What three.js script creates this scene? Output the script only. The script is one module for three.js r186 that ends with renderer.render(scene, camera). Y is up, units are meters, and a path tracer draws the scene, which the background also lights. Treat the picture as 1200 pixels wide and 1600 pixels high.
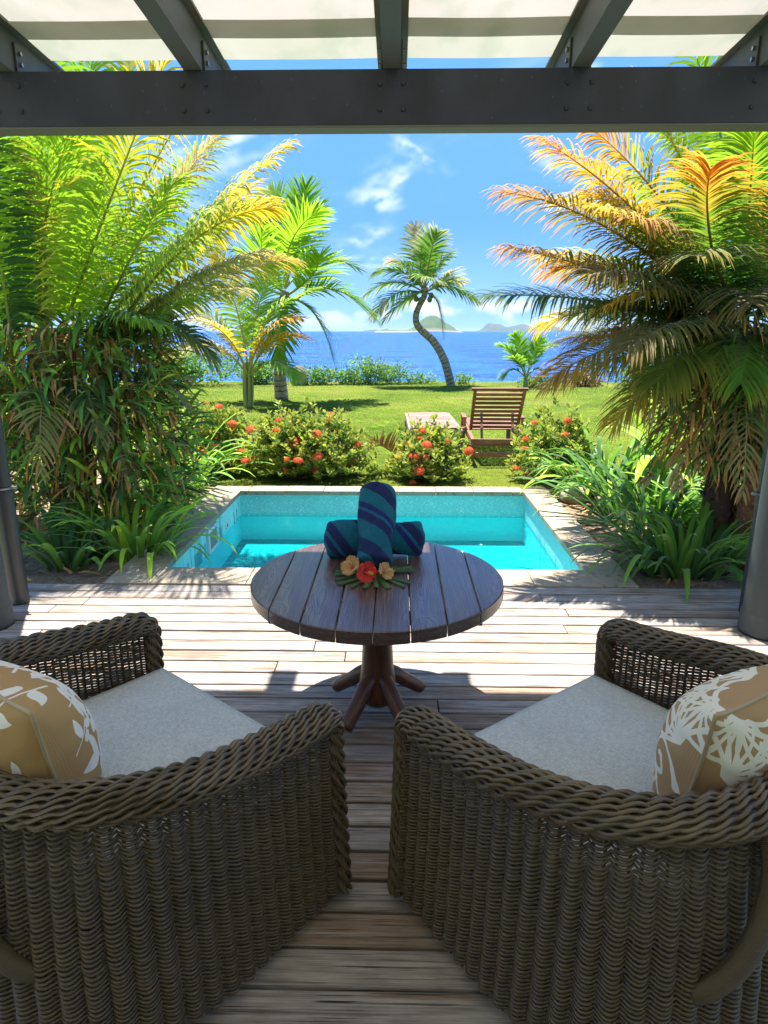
import * as THREE from 'three';
import { mergeGeometries } from 'three/addons/utils/BufferGeometryUtils.js';
import { RoundedBoxGeometry } from 'three/addons/geometries/RoundedBoxGeometry.js';

// ---------------------------------------------------------------- camera, sky, sun, exposure
const scene = new THREE.Scene();
const camera = new THREE.PerspectiveCamera(76.25, 3 / 4, 0.05, 60000);
camera.rotation.order = 'YXZ';
camera.position.set(0, 1.6, 0);
camera.rotation.set(-15.5 * Math.PI / 180, 1.14 * Math.PI / 180, 0);
const renderer = new THREE.WebGLRenderer({ antialias: true });
renderer.toneMapping = THREE.LinearToneMapping;
renderer.toneMappingExposure = 2.9;
renderer.shadowMap.enabled = true;
const toSun = new THREE.Vector3(-0.115, 1, -0.255).normalize();
const sun = new THREE.DirectionalLight(new THREE.Color(1, 0.95, 0.86), 5);
sun.position.copy(toSun).multiplyScalar(60).add(new THREE.Vector3(0, 0, -8));
sun.target.position.set(0, 0, -8);
sun.castShadow = true;
sun.shadow.radius = 1.2;
Object.assign(sun.shadow.camera, { left: -14, right: 14, top: 18, bottom: -18, near: 1, far: 130 });
sun.shadow.mapSize.set(4096, 4096);
scene.add(sun, sun.target);

// ---------------------------------------------------------------- random numbers and noise
let seed = 7;
function reseed(s) { seed = s >>> 0; }
function R() { seed = (seed + 0x6D2B79F5) >>> 0; let t = seed; t = Math.imul(t ^ (t >>> 15), t | 1); t ^= t + Math.imul(t ^ (t >>> 7), t | 61); return ((t ^ (t >>> 14)) >>> 0) / 4294967296; }
const rr = (a, b) => a + (b - a) * R();
const pick = (a) => a[Math.floor(R() * a.length)];
const clamp = (x, a = 0, b = 1) => Math.min(b, Math.max(a, x));
const lerp = (a, b, t) => a + (b - a) * t;
const sstep = (a, b, x) => { const t = clamp((x - a) / (b - a)); return t * t * (3 - 2 * t); };
const mix3 = (a, b, t) => [lerp(a[0], b[0], t), lerp(a[1], b[1], t), lerp(a[2], b[2], t)];
const scl = (a, k) => [a[0] * k, a[1] * k, a[2] * k];
function hash(x, y, z) { let h = Math.imul(x, 374761393) + Math.imul(y, 668265263) + Math.imul(z, 2147483647 ^ 0x5bd1e995); h = Math.imul(h ^ (h >>> 13), 1274126177); return ((h ^ (h >>> 16)) >>> 0) / 4294967296; }
function vnoise(x, y, px, py, s) {           // value noise that tiles with periods px, py
  const xi = Math.floor(x), yi = Math.floor(y), fx = x - xi, fy = y - yi, u = fx * fx * (3 - 2 * fx), v = fy * fy * (3 - 2 * fy);
  const m = (a, p) => ((a % p) + p) % p, x0 = m(xi, px), x1 = m(xi + 1, px), y0 = m(yi, py), y1 = m(yi + 1, py);
  return lerp(lerp(hash(x0, y0, s), hash(x1, y0, s), u), lerp(hash(x0, y1, s), hash(x1, y1, s), u), v);
}
function fbm(x, y, px, py, oct, s) {         // x, y in 0..1, px and py cells at the first octave
  let a = 0.5, t = 0, n = 0;
  for (let o = 0; o < oct; o++) { t += a * vnoise(x * px, y * py, px, py, s + o * 17); n += a; a *= 0.5; px *= 2; py *= 2; }
  return t / n;
}
function noise3(x, y, z) {
  const xi = Math.floor(x), yi = Math.floor(y), zi = Math.floor(z), s = (t) => t * t * (3 - 2 * t), fx = s(x - xi), fy = s(y - yi), fz = s(z - zi);
  const h = (a, b, c) => hash(xi + a, yi + b, (zi + c) * 31 + 5);
  return lerp(lerp(lerp(h(0, 0, 0), h(1, 0, 0), fx), lerp(h(0, 1, 0), h(1, 1, 0), fx), fy), lerp(lerp(h(0, 0, 1), h(1, 0, 1), fx), lerp(h(0, 1, 1), h(1, 1, 1), fx), fy), fz);
}
function fbm3(x, y, z, oct) { let a = 0.5, t = 0, n = 0; for (let o = 0; o < oct; o++) { t += a * noise3(x, y, z); n += a; a *= 0.5; x = x * 2.03 + 11.3; y = y * 2.03 + 5.7; z = z * 2.03 + 3.1; } return t / n; }

// ---------------------------------------------------------------- sky
{
  // streaks of cirrus all round: [azimuth, elevation, half length, half width, slant] in degrees
  const wisps = [[-91, 10.6, 3.2, 1.5, 24], [-88.6, 13.4, 1.8, 0.5, -28], [-92.8, 7.4, 1.8, 0.6, 8], [-91.5, 5.6, 3.2, 0.5, 4], [-104, 13.5, 4.5, 1.6, 18], [-76, 12, 3, 0.8, -12]];
  for (let i = 0; i < 40; i++) wisps.push([hash(i, 1, 9) * 360 - 180, 8 + 60 * hash(i, 2, 9), 3 + 7 * hash(i, 3, 9), 0.8 + 2 * hash(i, 4, 9), 50 * hash(i, 5, 9) - 25]);
  const wispAt = (az, el) => { let q = 0; for (const [a, e, l, w, s] of wisps) { let da = ((az - a + 540) % 360) - 180; if (Math.abs(da) > 26 || Math.abs(el - e) > 12) continue; da *= Math.cos(el * Math.PI / 180); const c = Math.cos(s * Math.PI / 180), n = Math.sin(s * Math.PI / 180), x = (da * c + (el - e) * n) / l, y = (-da * n + (el - e) * c) / w, g = Math.exp(-x * x - y * y); if (g > 0.02) q += g * sstep(0.34, 0.66, fbm3(x * 1.6 + a, y * 1.1 + e, 3, 4)) * sstep(0.26, 0.62, fbm3(x * 2.5 + y * 1.2 + a, y * 4.5, 8, 4)); } return Math.min(1, q * 1.25); };
  const W = 2048, Hh = 1024, d = new Float32Array(W * Hh * 4);
  for (let j = 0; j < Hh; j++) {
    const el = ((j + 0.5) / Hh - 0.5) * Math.PI, y = Math.sin(el), c = Math.cos(el);
    for (let i = 0; i < W; i++) {
      const az = ((i + 0.5) / W) * 2 * Math.PI - Math.PI, x = Math.cos(az) * c, z = Math.sin(az) * c, k = (j * W + i) * 4;
      const e = Math.max(y, 0);
      let col = mix3([0.215, 0.425, 0.745], [0.105, 0.29, 0.71], sstep(0, 0.16, e));
      col = mix3(col, [0.10, 0.27, 0.66], sstep(0.24, 1, e));
      if (y > 0) {
        const g = Math.pow(Math.max(0, x * toSun.x + y * toSun.y + z * toSun.z), 24);
        col = mix3(col, [0.55, 0.66, 0.8], g * 0.7);
        col = mix3(col, [0.62, 0.70, 0.80], 0.72 * wispAt(az * 180 / Math.PI, el * 180 / Math.PI));
        const lo = fbm3(Math.cos(az) * 9, Math.sin(az) * 9, y * 20, 5) + 0.25 * (fbm3(Math.cos(az) * 40, Math.sin(az) * 40, y * 90, 4) - 0.5);
        const cu = sstep(0.53, 0.64, lo - 7.5 * Math.max(0, y - 0.03) * (0.6 + lo)) * sstep(0.0, 0.012, y) * sstep(0.10, 0.045, y);
        col = mix3(col, mix3([0.50, 0.60, 0.72], [0.74, 0.78, 0.82], sstep(0.0, 0.06, y)), cu * 0.8);
      } else col = [0.12, 0.2, 0.3];
      d[k] = col[0] * 0.68; d[k + 1] = col[1] * 0.68; d[k + 2] = col[2] * 0.68; d[k + 3] = 1;
    }
  }
  const t = new THREE.DataTexture(d, W, Hh, THREE.RGBAFormat, THREE.FloatType);
  t.mapping = THREE.EquirectangularReflectionMapping; t.magFilter = THREE.LinearFilter; t.minFilter = THREE.LinearFilter; t.needsUpdate = true;
  scene.background = t; scene.environment = t;
}

// ---------------------------------------------------------------- naming helpers
const used = {};
function numbered(n) { const k = used[n] = (used[n] ?? -1) + 1; return k ? n + '_' + String(k).padStart(3, '0') : n; }
function tag(o, label, category, group) { o.userData.label = label; o.userData.category = category; if (group) o.userData.group = group; return o; }
function shade(o) { o.castShadow = o.receiveShadow = true; return o; }
function thing(name, label, category, p = [0, 0, 0], turn = 0, group) { const o = new THREE.Group(); o.name = numbered(name); o.position.set(...p); o.rotation.y = turn; scene.add(o); return tag(o, label, category, group); }
function part(name, g, m, parent, label) { const o = shade(new THREE.Mesh(g, m)); o.name = name; parent.add(o); if (label) o.userData.label = label; return o; }
function struct(name, g, m) { const o = g ? shade(new THREE.Mesh(g, m)) : new THREE.Group(); o.name = numbered(name); o.userData.kind = 'structure'; scene.add(o); return o; }

// ---------------------------------------------------------------- textures
function tex(w, h, fn, srgb, rep = [1, 1]) {  // fn(u, v) -> [r, g, b] in 0..1 (sRGB if srgb)
  const d = new Uint8Array(w * h * 4);
  for (let j = 0; j < h; j++) for (let i = 0; i < w; i++) {
    const c = fn((i + 0.5) / w, (j + 0.5) / h), k = (j * w + i) * 4;
    if (typeof c === 'number') d[k] = d[k + 1] = d[k + 2] = clamp(c) * 255; else for (let q = 0; q < 3; q++) d[k + q] = clamp(c[q]) * 255;
    d[k + 3] = 255;
  }
  const t = new THREE.DataTexture(d, w, h, THREE.RGBAFormat, THREE.UnsignedByteType);
  t.wrapS = t.wrapT = THREE.RepeatWrapping; t.magFilter = THREE.LinearFilter; t.minFilter = THREE.LinearMipmapLinearFilter; t.generateMipmaps = true;
  if (srgb) t.colorSpace = THREE.SRGBColorSpace;
  t.repeat.set(...rep); t.needsUpdate = true;
  return t;
}
function canvasTex(w, h, draw) {
  const c = document.createElement('canvas'); c.width = w; c.height = h; draw(c.getContext('2d'));
  const t = new THREE.CanvasTexture(c); t.colorSpace = THREE.SRGBColorSpace; t.wrapS = t.wrapT = THREE.RepeatWrapping; return t;
}
const std = (o) => new THREE.MeshStandardMaterial(o), phy = (o) => new THREE.MeshPhysicalMaterial(o);
const C = (r, g, b) => new THREE.Color().setRGB(r, g, b);

const T = {};
// weathered plank: u along 2.4 m, v across 0.24 m
const plankH = (u, v) => { const a = fbm(u, v, 6, 48, 4, 3), b = fbm(u, v, 24, 160, 3, 9); return clamp(0.2 + 0.8 * (0.55 * a + 0.45 * b)); };
T.plankBump = tex(1024, 512, (u, v) => { const k = fbm(u, v, 10, 90, 3, 21); return plankH(u, v) * (k < 0.33 ? 0.35 + k : 1); });
T.plank = tex(1024, 512, (u, v) => {
  const h = plankH(u, v), big = fbm(u, v, 5, 6, 4, 33), k = fbm(u, v, 10, 90, 3, 21), st = fbm(u, v, 9, 22, 4, 71);
  let c = mix3([0.57, 0.53, 0.50], [0.73, 0.70, 0.67], sstep(0.3, 0.72, h));
  c = mix3(c, [0.60, 0.47, 0.37], 0.6 * sstep(0.5, 0.7, big));
  c = mix3(c, [0.42, 0.38, 0.36], 0.5 * sstep(0.58, 0.75, st));
  if (k < 0.30) c = mix3(c, [0.22, 0.19, 0.17], 0.9 * sstep(0.30, 0.22, k)); const bl = fbm(u, v, 40, 14, 4, 131); c = scl(c, 0.86 + 0.28 * bl);
  return c;
}, true);
// table top plank: u across 0.25 m, v along 1.1 m, with cathedral rings
const ringH = (u, v) => { const w = fbm(u, v, 2, 3, 3, 41); const r = Math.hypot((u - 0.5) * 1.2, 0.12) * 22 + Math.abs(v - 0.42 - 0.3 * (w - 0.5)) * 9 + w * 13; const f = r - Math.floor(r); return f < 0.8 ? 1 - 0.3 * f : 0.1; };
T.ringBump = tex(512, 1024, (u, v) => 0.7 * ringH(u, v) + 0.3 * fbm(u, v, 60, 12, 3, 5));
T.ring = tex(512, 1024, (u, v) => { const h = ringH(u, v), n = fbm(u, v, 40, 8, 4, 15); return mix3([0.13, 0.095, 0.075], [0.33, 0.26, 0.215], clamp(0.35 * h + 0.75 * n - 0.1)); }, true);
T.stone = tex(512, 512, (u, v) => { const n = fbm(u, v, 5, 5, 5, 51), s = fbm(u, v, 70, 70, 2, 61), k = fbm(u, v, 18, 14, 4, 77); let c = mix3([0.73, 0.66, 0.56], [0.84, 0.79, 0.70], clamp(0.6 * n + 0.4 * s)); if (k > 0.62) c = mix3(c, [0.62, 0.53, 0.42], 0.7 * sstep(0.62, 0.75, k)); return c; }, true);
T.stoneBump = tex(256, 256, (u, v) => { const k = fbm(u, v, 24, 20, 3, 91); return k > 0.66 ? 0.2 : 0.6 + 0.4 * fbm(u, v, 60, 60, 2, 12); });
T.mosaic = tex(512, 512, (u, v) => { const n = hash(Math.floor(u * 128), Math.floor(v * 128), 5), b = fbm(u, v, 4, 4, 4, 14); const c = mix3([0.34, 0.60, 0.61], [0.46, 0.72, 0.71], n * 0.75 + b * 0.3); return n > 0.97 ? [0.66, 0.82, 0.79] : c; }, true);
T.streak = tex(512, 256, (u, v) => { const s = fbm(u, 0.5 + v * 0.1, 46, 3, 3, 81), n = hash(Math.floor(u * 256), Math.floor(v * 128), 6), g = sstep(0.46, 0.66, s); const c = mix3([0.46, 0.72, 0.71], [0.66, 0.84, 0.81], n * 0.7 + 0.15); return mix3(c, [0.22, 0.40, 0.42], g * 0.8 * (0.4 + 0.6 * v)); }, true);
T.speck = tex(256, 256, (u, v) => fbm(u, v, 8, 8, 6, 22));
T.fine = tex(256, 256, (u, v) => 0.5 * hash(Math.floor(u * 256), Math.floor(v * 256), 2) + 0.5 * fbm(u, v, 30, 30, 3, 3));
const linenH = (u, v) => { const a = 0.5 + 0.5 * Math.sin(u * 2 * Math.PI * 90 + 3 * fbm(u, v, 20, 20, 2, 8)), b = 0.5 + 0.5 * Math.sin(v * 2 * Math.PI * 90 + 3 * fbm(u, v, 20, 20, 2, 9)); return 0.5 * a + 0.5 * b; };
T.linenBump = tex(512, 512, linenH);
T.linen = tex(512, 512, (u, v) => { const a = fbm(u, v, 180, 40, 2, 31), b = fbm(u, v, 40, 180, 2, 32), n = fbm(u, v, 4, 4, 3, 33); const k = clamp(0.5 * a + 0.5 * b + 0.12 * (linenH(u, v) - 0.5) + 0.15 * (n - 0.5)); return mix3([0.66, 0.67, 0.66], [0.76, 0.77, 0.76], sstep(0.3, 0.7, k)); }, true);
T.terry = tex(256, 256, (u, v) => 0.6 * hash(Math.floor(u * 200), Math.floor(v * 200), 12) + 0.4 * fbm(u, v, 20, 20, 3, 13));
T.towel = tex(512, 512, (u, v) => {
  const w = (u + v + 0.02 * (fbm(u, v, 4, 4, 3, 44) - 0.5)) % 1, s = w * 4 % 4, n = 0.85 + 0.3 * fbm(u, v, 90, 90, 2, 45);
  const c = s < 0.9 ? [0.07, 0.13, 0.31] : s < 1.9 ? [0.02, 0.35, 0.43] : s < 2.0 ? [0.05, 0.28, 0.46] : s < 2.55 ? [0.07, 0.13, 0.31] : s < 2.75 ? [0.03, 0.34, 0.47] : s < 3.1 ? [0.09, 0.13, 0.36] : [0.02, 0.36, 0.44];
  return scl(c, n);
}, true);
T.grassGround = tex(512, 512, (u, v) => { const n = fbm(u, v, 6, 6, 5, 55), s = fbm(u, v, 80, 80, 2, 56); return mix3(mix3([0.32, 0.46, 0.08], [0.46, 0.58, 0.12], n), [0.56, 0.57, 0.24], 0.5 * s * n); }, true);
T.soil = tex(512, 512, (u, v) => { const n = fbm(u, v, 7, 7, 5, 65), s = fbm(u, v, 70, 70, 2, 66); return mix3([0.33, 0.26, 0.20], [0.72, 0.63, 0.52], clamp(0.7 * n + 0.5 * s - 0.12)); }, true);
T.bark = tex(256, 512, (u, v) => { const r = (v * 14 + 0.5 * fbm(u, v, 3, 14, 3, 25)) % 1, n = fbm(u, v, 12, 40, 4, 26); return mix3(mix3([0.42, 0.36, 0.31], [0.66, 0.60, 0.53], n), [0.25, 0.2, 0.17], sstep(0.2, 0.03, r)); }, true);
T.barkBump = tex(256, 512, (u, v) => sstep(0.0, 0.25, (v * 14 + 0.5 * fbm(u, v, 3, 14, 3, 25)) % 1) * 0.7 + 0.3 * fbm(u, v, 12, 40, 4, 26));
T.roof = tex(512, 512, (u, v) => { const n = fbm(u, v, 5, 4, 5, 85), k = fbm(u, v, 16, 9, 4, 86); return mix3(mix3([0.84, 0.81, 0.76], [0.92, 0.90, 0.86], n), [0.78, 0.80, 0.72], 0.5 * sstep(0.4, 0.75, k)); }, true);  // greenish mottling: algae, plus leaf shadows painted into the colour
T.waveBump = tex(1024, 1024, (u, v) => 0.5 * fbm(u, v, 12, 18, 5, 95) + 0.5 * (1 - Math.abs(2 * fbm(u, v, 20, 34, 4, 96) - 1)));
T.sea = tex(1024, 1024, (u, v) => { const n = fbm(u, v, 6, 9, 6, 97), r = 1 - Math.abs(2 * fbm(u, v, 26, 44, 4, 98) - 1), k = fbm(u, v, 60, 130, 2, 99); return mix3(mix3([0.01, 0.19, 0.42], [0.05, 0.36, 0.64], sstep(0.38, 0.62, n)), [0.20, 0.52, 0.80], 0.6 * sstep(0.80, 0.98, r) + 0.25 * (k - 0.4)); }, true);
T.paint = tex(512, 256, (u, v) => { const n = fbm(u, v, 9, 5, 5, 17), s = hash(Math.floor(u * 256), Math.floor(v * 128), 3); return scl([0.235, 0.26, 0.29], 0.78 + 0.42 * n + (s > 0.997 ? 0.7 : 0)); }, true);
T.rattan = tex(64, 128, (u, v) => 0.5 + 0.5 * Math.sin(v * 2 * Math.PI * 16));

const rep = (t, x, y) => { const c = t.clone(); c.repeat.set(x, y); c.needsUpdate = true; return c; };
const M = {
  paint: std({ map: T.paint, color: C(0.54, 0.51, 0.70), roughness: 0.5, bumpMap: T.fine, bumpScale: 0.0012 }),
  paintPale: std({ color: C(0.13, 0.13, 0.115), roughness: 0.6, bumpMap: T.speck, bumpScale: 0.003 }),
  rafterSide: std({ color: C(0.085, 0.092, 0.105), roughness: 0.6, bumpMap: T.speck, bumpScale: 0.004 }),
  postGrey: std({ color: C(0.065, 0.078, 0.075), roughness: 0.75, bumpMap: T.speck, bumpScale: 0.004 }),
  pipe: std({ color: C(0.045, 0.048, 0.05), roughness: 0.38, bumpMap: T.speck, bumpScale: 0.001 }),
  steel: std({ color: C(0.35, 0.35, 0.34), roughness: 0.35, metalness: 0.9 }),
  darkSteel: std({ color: C(0.06, 0.065, 0.07), roughness: 0.5 }),
  roof: phy({ map: T.roof, color: C(0.50, 0.485, 0.465), transmission: 0.6, thickness: 0, roughness: 1, side: THREE.DoubleSide }),
  roofFront: phy({ map: T.roof, color: C(0.44, 0.46, 0.41), transmission: 0.62, thickness: 0, roughness: 1, side: THREE.DoubleSide }),
  soil: std({ map: T.soil, roughness: 1, bumpMap: T.speck, bumpScale: 0.03 }),
  dark: std({ color: C(0.05, 0.04, 0.03), roughness: 1 }),
  lawn: phy({ map: T.grassGround, roughness: 1, specularIntensity: 0.1 }),
  blade: phy({ color: C(1, 1, 1), specularIntensity: 0.1, transmission: 0.45, thickness: 0, roughness: 1, side: THREE.DoubleSide }),
  leaf: phy({ vertexColors: true, specularIntensity: 0.35, transmission: 0.55, thickness: 0, roughness: 1, clearcoat: 0.1, clearcoatRoughness: 0.35, side: THREE.DoubleSide }),
  gloss: phy({ vertexColors: true, specularIntensity: 0.5, transmission: 0.45, thickness: 0, roughness: 1, clearcoat: 0.22, clearcoatRoughness: 0.3, side: THREE.DoubleSide }),
  dry: std({ vertexColors: true, roughness: 0.9, side: THREE.DoubleSide }),
  petal: phy({ vertexColors: true, transmission: 0.3, thickness: 0, roughness: 1, side: THREE.DoubleSide }),
  stem: std({ vertexColors: true, roughness: 0.6 }),
  bark: std({ map: T.bark, color: C(1.3, 1.25, 1.2), bumpMap: T.barkBump, bumpScale: 0.02, roughness: 0.95 }),
  shaggy: std({ vertexColors: true, roughness: 1, side: THREE.DoubleSide }),
  sea: phy({ map: rep(T.sea, 1 / 60, 1 / 40), color: C(0.8, 0.84, 1.0), bumpMap: rep(T.waveBump, 1 / 30, 1 / 20), bumpScale: 1.3, roughness: 0.25, specularIntensity: 0.3 }),
  stone: std({ map: rep(T.stone, 1.3, 1.3), color: C(0.66, 0.645, 0.63), bumpMap: rep(T.stoneBump, 3, 3), bumpScale: 0.002, roughness: 0.8 }),
  mosaic: std({ map: rep(T.mosaic, 1.2, 1.2), color: C(1.7, 1.7, 1.7), roughness: 0.35 }),
  streak: std({ map: rep(T.streak, 0.5, 1.1), color: C(1.6, 1.6, 1.6), roughness: 0.4 }),  // streaked left wall, tint raised to carry bounced light
  poolFloor: std({ color: C(0.55, 0.74, 0.74), map: rep(T.mosaic, 0.9, 0.9), roughness: 0.5 }),
  scatterLitWall: std({ color: C(0.80, 0.93, 0.92), roughness: 0.7, bumpMap: T.speck, bumpScale: 0.002 }),  // submerged walls: paled to put light scattered in the water into the colour
  water: phy({ color: C(0.18, 0.92, 0.96), transmission: 1, thickness: 0, roughness: 0.03, ior: 1.33, bumpMap: rep(T.waveBump, 0.8, 0.8), bumpScale: 0.08, side: THREE.DoubleSide }),
  linen: std({ map: rep(T.linen, 3.2, 3.2), color: C(1.02, 1.05, 1.05), bumpMap: rep(T.linenBump, 2.2, 2.2), bumpScale: 0.0012, roughness: 0.95 }),
  towel: phy({ map: T.towel, color: C(1.3, 1.3, 1.3), bumpMap: rep(T.terry, 4, 4), bumpScale: 0.003, roughness: 1, sheen: 0.2, sheenColor: C(0.2, 0.35, 0.5), sheenRoughness: 0.6 }),
  wicker: phy({ color: C(0.92, 0.84, 0.68), vertexColors: true, roughness: 0.33, specularIntensity: 1, bumpMap: T.fine, bumpScale: 0.0004 }),
  rattan: phy({ color: C(0.12, 0.088, 0.042), roughness: 0.42, bumpMap: rep(T.rattan, 1, 1), bumpScale: 0.0022 }),
  table: phy({ map: T.ring, color: C(2.5, 2.2, 2.2), bumpMap: T.ringBump, bumpScale: 0.004, roughness: 0.32, clearcoat: 0.55, clearcoatRoughness: 0.26 }),
  tableLeg: std({ map: rep(T.ring, 1, 1), color: C(2.6, 1.55, 1.1), roughness: 0.4 }),
  white: std({ color: C(0.78, 0.79, 0.77), roughness: 0.4 }),
};
const deckMats = [[1, 1, 1], [0.86, 0.82, 0.78], [1.08, 1.05, 1.02], [0.98, 0.86, 0.74], [0.80, 0.80, 0.82], [1.02, 0.92, 0.86]].map((c) => std({ map: T.plank, color: C(c[0] * 0.82, c[1] * 0.81, c[2] * 0.80), bumpMap: T.plankBump, bumpScale: 0.0025, roughness: 0.78 }));
const loungeMats = [[0.72, 0.34, 0.21], [0.60, 0.29, 0.19], [0.80, 0.42, 0.28]].map((c) => std({ map: T.plank, color: C(...c), bumpMap: T.plankBump, bumpScale: 0.0015, roughness: 0.6 }));
const paleTeak = [[0.72, 0.52, 0.44], [0.64, 0.46, 0.40], [0.80, 0.60, 0.50]].map((c) => std({ map: T.plank, color: C(...c), bumpMap: T.plankBump, bumpScale: 0.0015, roughness: 0.7 }));

// ---------------------------------------------------------------- geometry helpers
const V = (x, y, z) => new THREE.Vector3(x, y, z);
class MB {                                     // a triangle collector with colours and uvs
  constructor() { this.p = []; this.c = []; this.u = []; this.i = []; this.n = 0; }
  v(x, y, z, c, u = 0, w = 0) { this.p.push(x, y, z); this.c.push(c[0], c[1], c[2]); this.u.push(u, w); return this.n++; }
  vv(a, c, u, w) { return this.v(a.x, a.y, a.z, c, u, w); }
  t(a, b, c) { this.i.push(a, b, c); }
  q(a, b, c, d) { this.i.push(a, b, c, a, c, d); }
  geo() {
    const g = new THREE.BufferGeometry();
    g.setAttribute('position', new THREE.Float32BufferAttribute(this.p, 3)); g.setAttribute('color', new THREE.Float32BufferAttribute(this.c, 3)); g.setAttribute('uv', new THREE.Float32BufferAttribute(this.u, 2));
    g.setIndex(this.i); g.computeVertexNormals(); return g;
  }
}
function tube(B, pts, rad, sides, col, cap = true, uScale = 1) {   // pts: Vector3[], rad: number | fn(i/n), col: rgb | fn(t)
  const n = pts.length, Tn = V(), a = V(), b = V(), ref = V(0, 1, 0); let start = B.n, len = 0;
  for (let i = 0; i < n; i++) {
    Tn.subVectors(pts[Math.min(i + 1, n - 1)], pts[Math.max(i - 1, 0)]).normalize();
    if (i === 0) { ref.set(0, 1, 0); if (Math.abs(Tn.y) > 0.8) ref.set(1, 0, 0); a.crossVectors(Tn, ref).normalize(); } else { a.addScaledVector(Tn, -a.dot(Tn)).normalize(); len += pts[i].distanceTo(pts[i - 1]); }
    b.crossVectors(Tn, a);
    const t = i / (n - 1), r = typeof rad === 'function' ? rad(t) : rad, c = typeof col === 'function' ? col(t) : col;
    for (let k = 0; k <= sides; k++) { const th = k / sides * 2 * Math.PI, cs = Math.cos(th) * r, sn = Math.sin(th) * r; B.v(pts[i].x + a.x * cs + b.x * sn, pts[i].y + a.y * cs + b.y * sn, pts[i].z + a.z * cs + b.z * sn, c, k / sides, len * uScale); }
  }
  const m = sides + 1;
  for (let i = 0; i < n - 1; i++) for (let k = 0; k < sides; k++) { const A = start + i * m + k; B.q(A, A + 1, A + m + 1, A + m); }
  if (cap) for (const i of [0, n - 1]) { const c0 = typeof col === 'function' ? col(i ? 1 : 0) : col, s = B.vv(pts[i], c0, 0.5, i ? len * uScale : 0); for (let k = 0; k < sides; k++) { const A = start + i * m + k; i ? B.t(s, A, A + 1) : B.t(s, A + 1, A); } }
}
function bez(a, b, c, t) { const s = 1 - t; return V(s * s * a.x + 2 * s * t * b.x + t * t * c.x, s * s * a.y + 2 * s * t * b.y + t * t * c.y, s * s * a.z + 2 * s * t * b.z + t * t * c.z); }
function bezPts(a, b, c, n) { const o = []; for (let i = 0; i <= n; i++) o.push(bez(a, b, c, i / n)); return o; }
function spline(pts, n) { return new THREE.CatmullRomCurve3(pts.map((p) => V(...p))).getPoints(n); }
function uvMetres(g, off = [0, 0], axes) {      // box-projected uv in metres
  const p = g.attributes.position, n = g.attributes.normal, uv = new Float32Array(p.count * 2);
  for (let i = 0; i < p.count; i++) {
    const x = Math.abs(n.getX(i)), y = Math.abs(n.getY(i)), z = Math.abs(n.getZ(i)); let u, v;
    if (y >= x && y >= z) { u = p.getX(i); v = p.getZ(i); } else if (x >= z) { u = p.getZ(i); v = p.getY(i); } else { u = p.getX(i); v = p.getY(i); }
    uv[i * 2] = u + off[0]; uv[i * 2 + 1] = v + off[1];
  }
  g.setAttribute('uv', new THREE.BufferAttribute(uv, 2)); return g;
}
function box(w, h, d, x = 0, y = 0, z = 0, r = 0) { const g = r ? new RoundedBoxGeometry(w, h, d, 1, r) : new THREE.BoxGeometry(w, h, d); g.translate(x, y, z); return g; }
// a plank along an axis: texture u runs along its length, v across (the plank texture spans 2.4 m by 0.24 m)
function plank(w, h, d, along = 'x', r = 0.003) {
  const g = new RoundedBoxGeometry(w, h, d, 1, r), p = g.attributes.position, n = g.attributes.normal, uv = new Float32Array(p.count * 2), ou = R() * 5, ov = R() * 5;
  for (let i = 0; i < p.count; i++) {
    const q = [p.getX(i), p.getY(i), p.getZ(i)], m = [Math.abs(n.getX(i)), Math.abs(n.getY(i)), Math.abs(n.getZ(i))], L = 'xyz'.indexOf(along), o = [0, 1, 2].filter((k) => k !== L);
    const k = m[o[0]] > m[o[1]] ? o[1] : o[0];
    uv[i * 2] = q[L] / 2.4 + ou; uv[i * 2 + 1] = q[k] / 0.24 + ov + (m[L] > 0.8 ? q[o[1]] : 0);
  }
  g.setAttribute('uv', new THREE.BufferAttribute(uv, 2)); return g;
}
function prism(poly, y0, y1, bevel = 0.004) {   // polygon in x,z raised from y0 to y1
  const s = new THREE.Shape(poly.map(([x, z]) => new THREE.Vector2(x, -z)));
  const g = new THREE.ExtrudeGeometry(s, { depth: y1 - y0 - bevel, bevelEnabled: true, bevelThickness: bevel, bevelSize: bevel, bevelOffset: -bevel, bevelSegments: 1, curveSegments: 24 });
  g.rotateX(-Math.PI / 2); g.translate(0, y0, 0); return g;
}

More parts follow.
